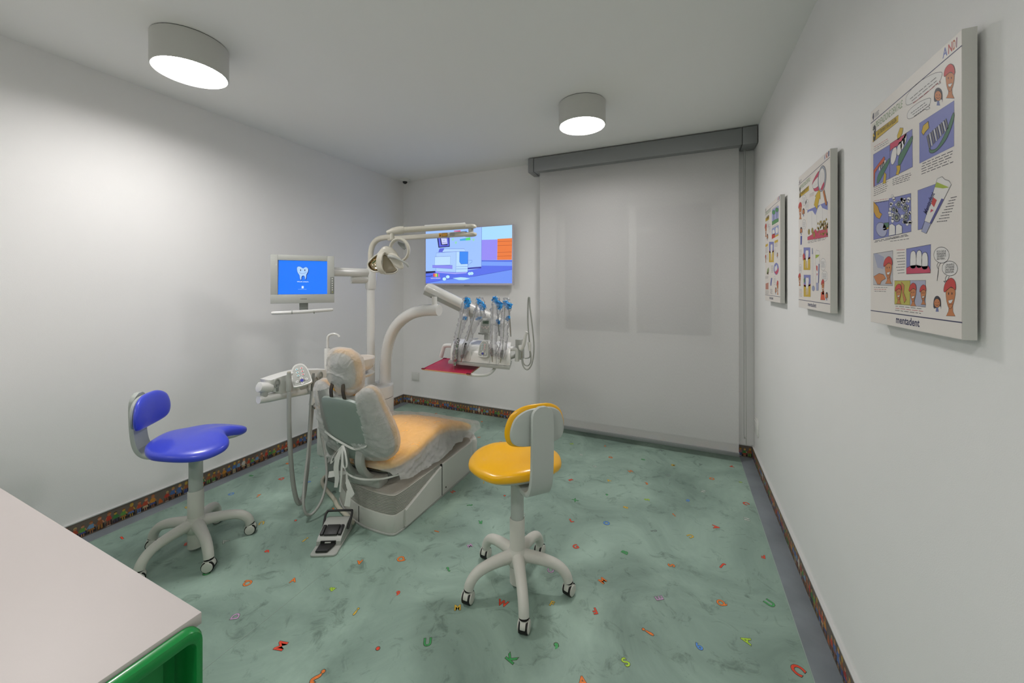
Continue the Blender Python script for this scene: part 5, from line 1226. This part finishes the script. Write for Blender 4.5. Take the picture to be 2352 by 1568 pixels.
part('button_panel', MB().box(mpt((x0+x1)/2, (y0+y1)/2, 0.0086), (x1-x0-0.004, 0.002, y1-y0), MM, 0.0008), PLASTD, mo)
for cy_ in (695, 742, 790, 832, 876, 918):
    u, v = hm(1403, cy_); part('button', MB().cyl(mpt(u, v, 0.009), mpt(u, v, 0.0115), 0.0045, seg=14), PLAST, mo)
u, v = hm(1405, 963); part('power_light', MB().cyl(mpt(u, v, 0.009), mpt(u, v, 0.0115), 0.002, seg=10), emis('led_yellow', S(220, 220, 60), 1.0), mo)
p = Print(hm, lambda u, v, k: mpt(u, v, 0.0102+k)); p.greek((765, 1097), (905, 1097), (765, 1097), 1, S(70, 70, 66), .0035, 2); p.build('brand_print', PRINT, mo)
u, v = hm(842, 1190); part('neck', MB().box(mpt(u, -0.018, -0.012), (0.055, 0.016, 0.06), MM, 0.003), PLASTD, mo)
u0, _ = hm(235, 1190); u1, _ = hm(1410, 1190)
part('handle_bar', MB().tube([mpt(u0, -0.064, 0.022), mpt(u0+0.03, -0.064, 0.026), mpt((u0+u1)/2, -0.060, 0.030), mpt(u1-0.03, -0.052, 0.026), mpt(u1, -0.050, 0.022)], [0.010, 0.0125, 0.013, 0.0125, 0.010], 16, 5), ENAMEL, mo, 'white handle bar under the monitor')
for q in (0.32, 0.68): part('bar_ring', MB().cyl(mpt(u0+(u1-u0)*q-0.004, -0.061, 0.029), mpt(u0+(u1-u0)*q+0.004, -0.0605, 0.029), 0.0145, seg=18), PLASTG, mo)
part('bar_mount', MB().box(mpt(u, -0.052, 0.006), (0.04, 0.05, 0.014), MM, 0.003), PLASTD, mo)

# ------------------------------------------------------------------ assistant console with suction hoses
AX = -2.30
ac = thing('assistant_console', 'white assistant console with oval keypad and hose holders left of headrest', 'dental console', (AX, 1.65, 0.75))
def apx(cx, cy, X=AX): return onx(580+cx/7.84, 760+cy/7.84, X)
bodyp = [apx(*q) for q in [(265, 880), (460, 812), (640, 757), (800, 715), (960, 690), (1290, 684), (1310, 780), (1290, 880), (1150, 935), (1080, 965), (1072, 1035), (900, 1080), (710, 1115), (480, 1128), (330, 1092)]]
m = MB()
m.rings([[Vector((AX-0.075+dx, q.y, q.z)) for q in ([Vector((0, (a.y-1.66)*s+1.66, (a.z-.83)*s+.83)) for a in bodyp])] for dx, s in ((0, .96), (0.004, .99), (0.01, 1.0), (0.085, 1.0), (0.093, .985), (0.097, .95))])
part('console_body', m, PLAST, ac)
a0, a1 = apx(140, 1010), apx(310, 1040)
part('end_knuckle', MB().cyl(apx(110, 1010), apx(330, 1020), 0.030, seg=24, bev=0.004), PLAST, ac)
part('knuckle_pin', MB().cyl(apx(210, 1080), apx(205, 1180), 0.020, seg=20), PLASTG, ac)
part('lower_arm', MB().tube([apx(105, 1240), apx(300, 1205), apx(620, 1135), apx(1150, 1040), Vector((-2.30, 1.98, 0.72))], [0.023, 0.026, 0.027, 0.026], 18), PLAST, ac)
part('under_pod', MB().pillow(rrect(-0.055, 0.055, -0.05, 0.05, 0.03, 4), lambda x, y, h: Vector((AX-0.03+x, 1.715+y, 0.775+h)), 0.01, 0.055, (0, 0), 6, 2.4), PLASTG, ac)
def holder(cx, cy, X=AX+0.0225):
    c = apx(cx, cy, X)
    h = part('hose_holder', MB().rings([[c+Vector((0.003*math.sin(0), r*cos(2*pi*i/20)*0.8, r*1.15*sin(2*pi*i/20)))+Vector((d, 0, 0)) for i in range(20)] for r, d in ((0.026, 0), (0.026, 0.006), (0.020, 0.008), (0.019, 0.002))], True), PLASTG, ac)
    part('holder_slot', MB().box(c+Vector((0.004, 0.003, -0.030)), (0.006, 0.012, 0.045), None, 0.002), PLASTD, ac)
holder(435, 935); holder(1215, 800); holder(1130, 890)
# keypad
kr = Vector((cos(radians(48)), sin(radians(48)), 0)); kf = Vector((kr.y, -kr.x, 0)); kn = (kf*0.78+Vector((0, 0, 0.62))).normalized(); ku = kn.cross(kr).normalized()
lean = radians(14); kr2 = kr*cos(lean)-ku*sin(lean); ku2 = ku*cos(lean)+kr*sin(lean)
lean = radians(-14); kr2 = kr*cos(lean)+ku*sin(lean)*-1; ku2 = (kn.cross(kr2)).normalized()
KC = apx(868, 800, AX+0.055)
DROP = [(0, .088), (.026, .080), (.044, .050), (.052, .010), (.056, -.040), (.054, -.066), (.036, -.074), (0, -.076)]
def keypad(parent, C, r, u, n, s=1.0, name='keypad', rim=PLAST):
    o = sym([(x*s, y*s) for x, y in DROP], 5)
    kp = part(name, MB().rings([[C+r*(x*k)+u*(y*k)+n*d for x, y in o] for k, d in ((.97, -0.016), (1, -0.012), (1, 0.0), (.96, 0.004), (.90, 0.003))]), rim, parent)
    part('key_panel', MB().rings([[C+r*(x*k)+u*(y*k)+n*d for x, y in o] for k, d in ((.86, 0.0), (.86, 0.0042))]), PLASTG, kp)
    BTN = mat('key_white', S(226, 226, 222), 0.35); pr = Print(idn, lambda a, b, k: C+r*(a*s)+u*(b*s)+n*(0.0078+k), 0.00015)
    for i in range(3):
        for sgn, c in ((-1, S(90, 180, 190)), (1, S(206, 70, 84))):
            x, y = sgn*0.014+0.0015*i*0, 0.046-0.023*i
            part('key', MB().cyl(C+r*(x*s)+u*(y*s)+n*0.004, C+r*(x*s)+u*(y*s)+n*0.0072, 0.0088*s, seg=16), BTN, kp)
            pr.ell(x, y, .0045, .0045, c, n=8)
    for x, y in ((0, -.022), (0, -.058), (-.026, -.040), (.026, -.040)):
        part('key', MB().cyl(C+r*(x*s)+u*(y*s)+n*0.004, C+r*(x*s)+u*(y*s)+n*0.0072, 0.0092*s, seg=16), BTN, kp); pr.ell(x, y, .003, .003, S(150, 150, 146), n=8)
    pr.poly([(-.022, -.040), (0, -.026), (.022, -.040), (0, -.054)], S(132, 132, 128))
    part('centre_key', MB().cyl(C+u*(-.040*s)+n*0.004, C+u*(-.040*s)+n*0.0085, 0.0095*s, seg=16), mat('key_blue', S(56, 56, 170), 0.3), kp)
    pr.build('key_symbols', PRINT, kp)
    return kp
keypad(ac, KC, kr2, ku2, kn)
# suction tubes (each a thing) with their hoses
s1 = thing('suction_tube', 'wide corrugated suction hose with cream tipped handle, left of the two', 'suction hose', tuple(apx(660, 1040, AX+0.045)), group='suction hoses of the assistant console')
hp = [apx(655, 880, AX+.05), apx(655, 1030, AX+.05)]
part('handle', MB().lathe([(0.010, 0.0), (0.0155, 0.004), (0.0155, 0.075), (0.012, 0.085), (0.0115, 0.118)], hp[1]+Vector((0, 0, -0.02)), seg=20, caps=True), PLASTG, s1)
part('tip', MB().lathe([(0.0105, 0.096), (0.0105, 0.122), (0.009, 0.125)], hp[1]+Vector((0, 0, -0.02)), seg=18, caps=True), HOSEC, s1, 'cream tip')
def hose(path, r, mat_, parent, ribs, name='hose', label=None):
    P = cr(path, 10); L = [0]
    for a, b in zip(P, P[1:]): L.append(L[-1]+(b-a).length)
    if not ribs: return part(name, MB().tube(P, r, 14), mat_, parent, label)
    n = int(L[-1]/ribs)*2; Q = []; j = 0
    for i in range(n+1):
        d = L[-1]*i/n
        while j < len(L)-2 and L[j+1] < d: j += 1
        t_ = (d-L[j])/max(1e-9, L[j+1]-L[j]); Q.append(P[j].lerp(P[j+1], t_))
    return part(name, MB().tube(Q, [r*(1.0 if i % 2 else 0.86) for i in range(n+1)], 12), mat_, parent, label, angle=180)
w1 = lambda px, py, X: onx(px, py, X)
hose([hp[1]+Vector((0, 0, -.02)), w1(664, 905, -2.245), w1(664, 960, -2.23), w1(666, 1020, -2.21), w1(671, 1090, -2.19), w1(679, 1140, -2.175), w1(688, 1156, -2.17), w1(697, 1142, -2.18), w1(703, 1100, -2.20), w1(709, 1040, -2.23), w1(714, 970, -2.26), w1(718, 925, -2.27)], 0.0135, HOSEG, s1, 0.006, 'hose')
s2 = thing('suction_tube', 'thin suction hose with dark grey handle beside the headrest, right of the two', 'suction hose', tuple(apx(1080, 900, AX+0.045)), group='suction hoses of the assistant console')
hp2 = [apx(1100, 760, AX+.05), apx(1080, 930, AX+.05)]
part('handle', MB().tube([hp2[0], hp2[0].lerp(hp2[1], .5), hp2[1], apx(1065, 1080, AX+.045)], [0.0075, 0.009, 0.0085, 0.007], 14, 3), PLASTD, s2)
hose([apx(1065, 1080, AX+.045), w1(714, 920, -2.25), w1(711, 970, -2.23), w1(707, 1040, -2.19), w1(699, 1110, -2.14), w1(697, 1155, -2.10), w1(702, 1178, -2.08), w1(713, 1182, -2.07), w1(728, 1168, -2.06), w1(742, 1140, -2.07), w1(750, 1100, -2.10), w1(749, 1060, -2.14), w1(742, 1020, -2.18), w1(735, 980, -2.21), w1(731, 945, -2.22), w1(728, 930, -2.225)], 0.0085, HOSEG, s2, 0.005)
part('valve_block', MB().box(w1(722, 915, -2.25), (0.03, 0.055, 0.085), Matrix.Rotation(radians(-12), 3, 'X'), 0.006), PLAST, ac)
part('valve_ring', MB().lathe([(0.010, -0.014), (0.022, -0.012), (0.022, 0.012), (0.010, 0.014)], w1(727, 932, -2.225), Matrix.Rotation(radians(90), 3, 'Y'), 20, True), STEEL, ac)
part('valve_lever', MB().cyl(w1(727, 940, -2.22), w1(739, 941, -2.20), 0.004, seg=10), PLASTD, ac)
# ------------------------------------------------------------------ dentist's instrument table
TY0 = 2.40
def tpx(cx, cy, Y=TY0): return ony(1000+cx/8.7125, 680+cy/8.7125, Y)
it = thing('instrument_table', 'white dentist instrument table on a slanted arm, keypad on its front', 'instrument table', (-1.35, 2.5, 0.88))
part('joint_post', MB().cyl((-1.745, 2.42, 1.255), (-1.745, 2.42, 1.352), 0.022, seg=22), ENAMEL, it)
A0, A1 = Vector((-1.805, 2.425, 1.418)), ony(1130, 732, 2.66)
ad = (A1-A0).normalized(); aup = Vector((ad.x*-ad.z, 0, 1)).normalized()
part('balance_arm', MB().rings([[A0+ad*t_+Vector((0, cos(a)*0.040*k, 0))+(ad.cross(Vector((0, 1, 0)))*-1)*(sin(a)*0.046*k) for a in [2*pi*i/24 for i in range(24)]] for t_, k in ((-0.012, .75), (0, .95), (0.012, 1), (0.58, .95), (0.63, .8), (0.67, .5))]), ENAMEL, it)
part('arm_underside', MB().rings([[A0+ad*t_+Vector((0, y_, 0))+(ad.cross(Vector((0, 1, 0)))*(-1 if ad.cross(Vector((0, 1, 0))).z > 0 else 1))*z_ for y_, z_ in ((-0.034, .03), (0.034, .03), (0.030, .062), (-0.030, .062))] for t_ in (0.0, 0.56)]), PLASTG, it)
part('arm_screw', MB().cyl(A0+ad*.05+Vector((0, -.0345, -0.05)), A0+ad*.05+Vector((0, -.037, -0.05)), 0.006, seg=12), DARKST, it)
part('table_post', MB().cyl((-1.33, 2.58, 0.96), A1+Vector((-.02, -.01, -.02)), 0.030, seg=20), ENAMEL, it)
sec = [(2.335, .892), (2.338, .930), (2.350, .968), (2.375, .990), (2.43, 1.006), (2.53, 1.020), (2.565, 1.016), (2.575, .99), (2.573, .905), (2.56, .888)]
cyc, czc = 2.45, .945
m = MB()
m.rings([[Vector((x-0.38*(y-2.335), cyc+(y-cyc)*s, czc+(z-czc)*s)) for y, z in sec] for x, s in ((-1.548, .93), (-1.543, .985), (-1.533, 1.0), (-1.082, 1.0), (-1.072, .985), (-1.067, .93))])
part('table_body', m, PLAST, it)
part('base_tray', MB().prism([(-1.555, 2.325), (-1.062, 2.325), (-1.15, 2.56), (-1.645, 2.56)], 0.868, 0.890, bev=0.004), PLASTG, it)
for x in (-1.530, -1.475, -1.39, -1.225, -1.155, -1.09):
    part('holder_rib', MB().strip([(x, 2.336, 0.90), (x, 2.339, 0.932), (x, 2.350, .971), (x-.01, 2.378, .995), (x-.04, 2.43, 1.010)], 0.012, 0.010, (1, 0, 0), 3), ENAMEL, it)
part('front_door', MB().pillow(rrect(-.022, .022, -.038, .038, .02, 5), lambda x, y, h: Vector((-1.395+x, 2.340+0.12*y-h, .935+y)), .006, .004, (0, 0), 5, 4), PLAST, it)
keypad(it, tpx(965, 1065, 2.328), Vector((1, 0, 0)), Vector((0, .22, .975)).normalized(), Vector((0, -.975, .22)).normalized(), 0.72)
for cx_ in (720, 815): part('label_plate', MB().box(tpx(cx_, 868, 2.44)+Vector((0, 0, 0.004)), (0.032, 0.03, 0.002), Matrix.Rotation(radians(14), 3, 'X'), 0.0005), PLAST, it)
# display box
dc = tpx(1015, 590, 2.46)
Md = Matrix.Rotation(radians(-14), 3, 'X')
dsp = part('display', MB().box(dc, (0.084, 0.030, 0.104), Md, 0.006), GREYM, it)
part('display_panel', MB().box(dc+Md @ Vector((-.002, -.0156, -.004)), (0.066, 0.002, 0.088), Md), PLASTG, dsp)
part('lcd', MB().box(dc+Md @ Vector((0.002, -.0172, .022)), (0.050, 0.002, 0.022), Md), mat('lcd_green', S(104, 122, 104), .2), dsp)
pr = Print(idn, lambda a, b, k: dc+Md @ Vector((a, -.0184-k, b)), .0002); pr.greek((-.016, .024), (.02, .024), (-.016, .020), 2, S(40, 56, 44), .0022, 3); pr.build('lcd_text', PRINT, dsp)
for i, (bx, by) in enumerate(((-.024, -.012), (-.010, -.020), (.004, -.012), (.018, -.021), (.028, -.010))):
    part('key', MB().cyl(dc+Md @ Vector((bx, -.0166, by)), dc+Md @ Vector((bx, -.0190, by)), 0.0052, seg=14), mat('key_pinkish', S(222, 206, 200), .4), dsp)
part('display_foot', MB().box(tpx(1030, 790, 2.50), (0.035, 0.03, 0.06), None, .005), PLASTG, it)
part('display_shelf', MB().box(tpx(985, 745, 2.50), (0.085, 0.05, 0.014), None, .004), PLASTG, it)
for pts in ([(330, 985), (230, 985), (185, 995), (165, 1030), (150, 1080), (112, 1215)], [(1460, 1050), (1570, 1050), (1615, 1055), (1640, 1085), (1642, 1150), (1632, 1300)]):
    part('handle', MB().tube([tpx(a, b, 2.42) for a, b in pts], 0.0155, 16, 4), ENAMEL, it, 'white tube handle')
part('rear_link', MB().tube([tpx(1440, 1250, 2.48), tpx(1560, 1210, 2.50), tpx(1640, 1180, 2.50)], 0.013, 10, 3), PLASTG, it)
# syringe holder at the right end with a looping cable
sy = thing('syringe_holder', 'grey syringe holder with looping cable at the right end of instrument table', 'syringe holder', tuple(tpx(1690, 1100)))
part('holder_box', MB().box(tpx(1690, 1055, 2.44), (0.046, 0.06, 0.140), None, .005), PLASTG, sy)
part('link_tube', MB().cyl(tpx(1600, 1180, 2.50), tpx(1690, 1150, 2.47), 0.012, seg=14), PLASTG, sy)
part('syringe_body', MB().tube([tpx(1690, 980, 2.39), tpx(1720, 1060, 2.385), tpx(1770, 960, 2.38), tpx(1800, 800, 2.38), tpx(1830, 710, 2.38)], [0.012, 0.014, 0.013, 0.011, 0.010], 14, 4), PLAST, sy)
part('syringe_body', MB().tube([tpx(1875, 920, 2.40), tpx(1885, 980, 2.40), tpx(1890, 1095, 2.40)], [0.012, 0.012, 0.009], 14, 3), PLAST, sy)
part('chrome_tip', MB().cyl(tpx(1735, 1110, 2.38), tpx(1730, 1240, 2.38), 0.006, 0.004, seg=12), STEEL, sy)
part('cable', MB().tube([tpx(*q, 2.41) for q in [(1885, 930), (1862, 700), (1850, 500), (1850, 300), (1856, 120), (1862, 40), (1876, 18), (1886, 50), (1890, 200), (1915, 400), (1945, 650), (1968, 900), (1972, 1050), (1962, 1200), (1930, 1350), (1880, 1440), (1830, 1465), (1780, 1430), (1745, 1350), (1728, 1230)]], 0.0052, 10, 5), HOSEG, sy)
part('cable', MB().tube([tpx(*q, 2.425) for q in [(1890, 1100), (1896, 1180), (1880, 1225), (1820, 1240), (1790, 1240)]], 0.0045, 10, 5), HOSEG, sy)
part('cable', MB().tube([tpx(*q, 2.43) for q in [(1900, 1100), (1915, 1200), (1905, 1320), (1860, 1385), (1800, 1380), (1760, 1330), (1745, 1250)]], 0.0045, 10, 5), HOSEG, sy)
# handpieces and their clear sleeves
FOIL = mat('silver_film', S(190, 190, 194), 0.16, metal=0.9, bump=0.8, bscale=90)
def sleevemat():
    m, nt, p = newmat('clear_sleeve'); L = nt.links; N = nt.nodes.new
    tr = N('ShaderNodeBsdfTransparent'); tr.inputs['Color'].default_value = (0.97, 0.97, 0.98, 1)
    gl = N('ShaderNodeBsdfGlossy'); gl.inputs['Roughness'].default_value = 0.12
    tc = N('ShaderNodeTexCoord'); n = N('ShaderNodeTexNoise'); n.inputs['Scale'].default_value = 85; n.inputs['Detail'].default_value = 4; n.inputs['Distortion'].default_value = 1.5; L.new(tc.outputs['Object'], n.inputs['Vector'])
    b = N('ShaderNodeBump'); b.inputs['Strength'].default_value = 1.0; b.inputs['Distance'].default_value = 0.006; L.new(n.outputs['Fac'], b.inputs['Height']); L.new(b.outputs['Normal'], gl.inputs['Normal'])
    fr = N('ShaderNodeLayerWeight'); fr.inputs['Blend'].default_value = 0.35; L.new(b.outputs['Normal'], fr.inputs['Normal'])
    mr = N('ShaderNodeMapRange'); mr.inputs['To Min'].default_value = 0.16; mr.inputs['To Max'].default_value = 0.9; L.new(fr.outputs['Facing'], mr.inputs['Value'])
    mx = N('ShaderNodeMixShader'); L.new(mr.outputs['Result'], mx.inputs[0]); L.new(tr.outputs[0], mx.inputs[1]); L.new(gl.outputs[0], mx.inputs[2])
    df = N('ShaderNodeBsdfTranslucent'); df.inputs['Color'].default_value = (.9, .9, .92, 1); d2 = N('ShaderNodeBsdfDiffuse'); d2.inputs['Color'].default_value = (.9, .9, .92, 1); m0 = N('ShaderNodeMixShader'); L.new(df.outputs[0], m0.inputs[1]); L.new(d2.outputs[0], m0.inputs[2])
    m3 = N('ShaderNodeMixShader'); m3.inputs[0].default_value = 0.16; L.new(mx.outputs[0], m3.inputs[1]); L.new(m0.outputs[0], m3.inputs[2])
    L.new(m3.outputs[0], nt.nodes['Material Output'].inputs['Surface']); return m
SLV = sleevemat()
BFILM = mat('blue_film', S(84, 188, 255), 0.25, bump=0.5, bscale=120)
HPS = [ # whip top, path down to handpiece, handpiece top, bottom, tip, sleeve points
 dict(path=[(600, 22), (560, 250), (500, 560), (452, 840)], hp=[(452, 840), (425, 960), (395, 1230)], tip=[(395, 1230), (372, 1420), (380, 1492)], foil=True, film=[(655, 25), (665, 120), (615, 250)], film2=[(612, 400), (600, 470)], sl=[(625, 30, 70), (600, 200, 95), (560, 420, 110), (500, 640, 90), (445, 800, 75), (430, 900, 62), (400, 1100, 60), (385, 1300, 42), (382, 1390, 14)], lab='leftmost handpiece, wrapped in crumpled silver film', slab='crumpled clear sleeve on the leftmost handpiece, hanging lowest'),
 dict(path=[(885, 30), (830, 200), (740, 520), (625, 900)], hp=[(612, 935), (575, 1090), (530, 1235)], tip=[(530, 1235), (518, 1300), (505, 1315)], foil=False, film=[(870, 50), (930, 140), (965, 220), (950, 280)], film2=[(930, 410), (850, 470)], sl=[(890, 25, 75), (900, 200, 110), (850, 400, 130), (740, 640, 100), (660, 860, 80), (600, 1000, 70), (560, 1150, 60), (535, 1240, 40)], lab='handpiece with long black grip, second from left on instrument table', slab='clear sleeve with blue film low down, second from left'),
 dict(path=[(1165, 30), (1150, 300), (1138, 700), (1130, 1030)], hp=[(1130, 1035), (1130, 1110), (1136, 1190)], tip=[(1136, 1190), (1140, 1260), (1142, 1315)], foil=False, film=[(1215, 5), (1215, 80), (1290, 150), (1310, 260)], film2=[(1265, 460), (1290, 550)], sl=[(1215, 20, 80), (1210, 200, 110), (1190, 420, 90), (1175, 640, 80), (1165, 850, 75), (1160, 1000, 78), (1160, 1120, 72), (1165, 1200, 50)], lab='handpiece with short black grip, third from left on instrument table', slab='clear sleeve with blue film at its top, third from left'),
 dict(path=[(1400, 45), (1385, 300), (1370, 600), (1340, 1070)], hp=[(1342, 1078), (1330, 1140), (1318, 1215)], tip=[(1318, 1215), (1310, 1270), (1296, 1330)], foil=False, film=[(1400, 90), (1470, 170), (1490, 250)], film2=[(1470, 390), (1460, 480)], sl=[(1420, 30, 60), (1420, 200, 95), (1400, 420, 90), (1380, 640, 85), (1370, 860, 80), (1345, 1020, 80), (1330, 1150, 85), (1310, 1260, 60)], lab='rightmost handpiece, short black grip, on the instrument table', slab='clear sleeve on the rightmost handpiece'),
]
for hi, H_ in enumerate(HPS):
    yf = 2.315
    top = tpx(*H_['path'][0], 2.40); base = tpx(*H_['hp'][0], yf)
    h = thing('dental_handpiece', H_['lab'], 'handpiece', tuple(base), group='handpieces on the instrument table')
    n_ = len(H_['path'])
    pts = [tpx(a, b, 2.40+(yf-2.40)*k/(n_-1)) for k, (a, b) in enumerate(H_['path'])]
    part('supply_hose', MB().tube(pts, 0.0048, 10, 5), HOSEG, h)
    back = tpx(H_['path'][0][0]+(55 if hi != 1 else -5), H_['path'][0][1]+70, 2.47)
    part('whip_rod', MB().tube([top, top.lerp(back, .5)+Vector((0, 0, .012)), back, Vector((back.x-.012, 2.53, 1.16)), Vector((back.x-.016, 2.55, 1.06))], 0.0055, 10, 4), PLASTD if hi in (1, 2) else STEEL, h)
    hp_ = [tpx(a, b, yf) for a, b in H_['hp']]
    if H_['foil']:
        part('grip', MB().tube(hp_, [0.007, 0.011, 0.009], 12, 4), BLACKP, h)
        fm = MB(); P = [tpx(a, b, yf-.004) for a, b in [(452, 850), (435, 930), (415, 1030), (400, 1150), (390, 1270), (385, 1385)]]; P = cr(P, 6)
        fm.rings([[q+Vector((cos(a), sin(a)*.7, 0))*((0.016 if 3 < k < len(P)-6 else 0.012)*(1+.45*nz(k*.9, cos(a)*2+hi, sin(a)*2))) for a in [2*pi*i/14 for i in range(14)]] for k, q in enumerate(P)])
        part('film_wrap', fm, FOIL, h, 'crumpled silver film')
    else:
        part('grip', MB().tube(hp_, [0.0075, 0.0105, 0.0095], 14, 4), BLACKP, h, 'black grip')
        part('collar', MB().tube([hp_[-1], hp_[-1].lerp(tpx(*H_['tip'][1], yf), .35)], [0.0085, 0.0065], 14), STEEL, h)
    part('metal_tip', MB().tube([tpx(a, b, yf) for a, b in H_['tip']], [0.0055, 0.004, 0.003], 10, 3), STEEL, h)
    sl = thing('plastic_sleeve', H_['slab'], 'plastic sleeve', tuple(base), group='clear sleeves over the handpieces')
    Q = []
    for k, (a, b, w) in enumerate(H_['sl']):
        t_ = k/(len(H_['sl'])-1); Q.append((tpx(a, b, 2.40+(yf-2.40)*min(1, t_*1.3)), w*0.000358*0.90))
    C_ = cr([q[0] for q in Q], 6); Rr = cr([(q[1], 0, 0) for q in Q], 6)
    m = MB(); m.rings([[q+Vector((cos(a)*r.x, sin(a)*(r.x*.55+.006), 0))*(1+.30*nz(k*.55+hi*9, cos(a)*1.6, sin(a)*1.6)+.12*nz(k*1.9, cos(a)*5, sin(a)*5+hi)) for a in [2*pi*i/22 for i in range(22)]] for k, (q, r) in enumerate(zip(C_, Rr))], False) if False else None
    m = MB(); m.rings([[q+Vector((cos(a)*r.x, sin(a)*(r.x*.55+.006), 0.0))+Vector((cos(a), sin(a), 0))*(r.x*(.42*nz(k*.6+hi*9, cos(a)*1.6, sin(a)*1.6)+.40*nz(k*1.3, cos(a)*4, sin(a)*4+hi))) for a in [2*pi*i/22 for i in range(22)]] for k, (q, r) in enumerate(zip(C_, Rr))], False)
    part('sleeve', m, SLV, sl, angle=180)
    for fi, film in enumerate((H_['film'], H_['film2'])):
        fq = cr([tpx(a, b, 2.385) for a, b in film], 8); nf = len(fq); m = MB(); rows_ = []
        for k, q in enumerate(fq):
            env = (0.35+0.65*sin(pi*min(1, max(0.06, k/(nf-1)))))*(1.0 if fi == 0 else 0.6)
            wl = .030*env*(1+.7*nz(k*.8, hi*3.1, 4)); wr = .030*env*(1+.7*nz(k*.8, hi*3.1, 9))
            rows_.append([q+Vector((-wl+(wl+wr)*w, -.014+.022*nz(k*.7+hi, w*5, 2), .014*nz(k*.9, w*4, hi+5))) for w in (0, .15, .3, .45, .6, .75, .9, 1)])
        m.grid(rows_)
        part('blue_film', m, BFILM, sl, 'crumpled blue adhesive film', angle=50)
# red instrument tray under the table
tr_ = thing('instrument_tray', 'crimson rectangular tray on a bent bracket below the instrument table', 'tray', (-1.55, 2.43, 0.82))
q = [onz(969, 845, .835), onz(1078, 857, .835), onz(1110, 830, .835), onz(1022, 821, .835)]
q = [Vector((-1.715, 2.235, 0)), Vector((-1.325, 2.235, 0)), Vector((-1.415, 2.63, 0)), Vector((-1.795, 2.63, 0))]
cen = sum(q, Vector())/4
RED = mat('tray_red', S(196, 36, 76), 0.45, var=.08, vscale=10)
part('tray_mat', MB().rings([[cen+(v-cen)*k+Vector((0, 0, z)) for v in q] for z, k in ((.828, 1), (.836, 1), (.836, .985), (.833, .98))]), RED, tr_, 'crimson tray mat')
part('tray_edge', MB().tube([v+Vector((0, 0, .829)) for v in q], 0.004, 8, 0, True), mat('tray_edge', S(206, 166, 120), .5), tr_)
for v in q: part('tray_corner', MB().box(v.lerp(cen, .03)+Vector((0, 0, .834)), (.030, .018, .008), None, .002), mat('tray_corner', S(110, 20, 40), .5), tr_)
part('bracket', MB().tube([Vector((-1.36, 2.27, .822)), Vector((-1.28, 2.28, .820)), Vector((-1.22, 2.31, .826)), Vector((-1.20, 2.36, .850)), Vector((-1.20, 2.40, .878))], 0.011, 12, 5), ENAMEL, tr_)

# ------------------------------------------------------------------ foot control
fo = Vector((-1.800, 1.385, 0)); fa = radians(27)
fx = Vector((cos(fa), sin(fa), 0)); fy = Vector((-sin(fa)*.98, cos(fa), 0)).normalized()
ft = thing('foot_control', 'grey foot control with black pedals and black carrying handle on floor', 'foot control', tuple(fo))
def fp_(x, y, z): return fo+fx*x+fy*y+Vector((0, 0, z))
Mf = Matrix((fx, fy, Vector((0, 0, 1)))).transposed()
def fpr(sec, x0, x1, x0b=None, x1b=None):
    m = MB(); m.rings([[fp_(x, y, z) for y, z in sec] for x in (x0, x0+.004, x1-.004, x1)]); return m
part('base_plate', MB().prism(rrect(0, .138, 0, .25, .018, 4), 0, .011, Matrix.Translation(fo) @ Mf.to_4x4(), .003), PLASTG, ft)
part('housing', fpr([(.072, .011), (.074, .034), (.088, .046), (.170, .078), (.205, .084), (.235, .074), (.245, .05), (.247, .011)], .004, .134), PLASTG, ft)
Mr = Mf @ Matrix.Rotation(radians(20), 3, 'X')
part('pedal', MB().box(fp_(.069, .122, .066), (.074, .062, .012), Mr, .004), BLACKP, ft, 'black ribbed pedal')
for x in (.020, .118): part('pedal', MB().box(fp_(x, .122, .066), (.018, .058, .014), Mr, .003), BLACKP, ft)
part('pedal', MB().prism([(.026, .014), (.086, .014), (.108, .078), (.024, .078)], .014, .026, Matrix.Translation(fo) @ Mf.to_4x4(), .003), BLACKP, ft, 'black lower pedal')
part('pedal_slot', MB().box(fp_(.068, .0735, .028), (.082, .006, .018), Mf), RUBBER, ft)
part('slot_tab', MB().box(fp_(.068, .069, .031), (.032, .008, .006), Mf, .001), PLASTG, ft)
part('carry_handle', MB().tube([fp_(.000, .160, .045), fp_(-.006, .205, .095), fp_(-.002, .222, .108), fp_(.010, .228, .112), fp_(.128, .228, .112), fp_(.140, .222, .108), fp_(.144, .205, .095), fp_(.140, .160, .045)], 0.0065, 10, 3), BLACKP, ft, 'black carrying handle')
hose([fp_(.118, .24, .035), fp_(.124, .27, .02), onz(777, 1164, .016), onz(769, 1148, .015), onz(756, 1132, .015), onz(745, 1118, .015), onz(740, 1106, .016), onz(746, 1095, .018), onz(760, 1088, .02), onz(778, 1084, .02)], 0.0125, HOSEC, ft, None, 'hose', 'cream hose')
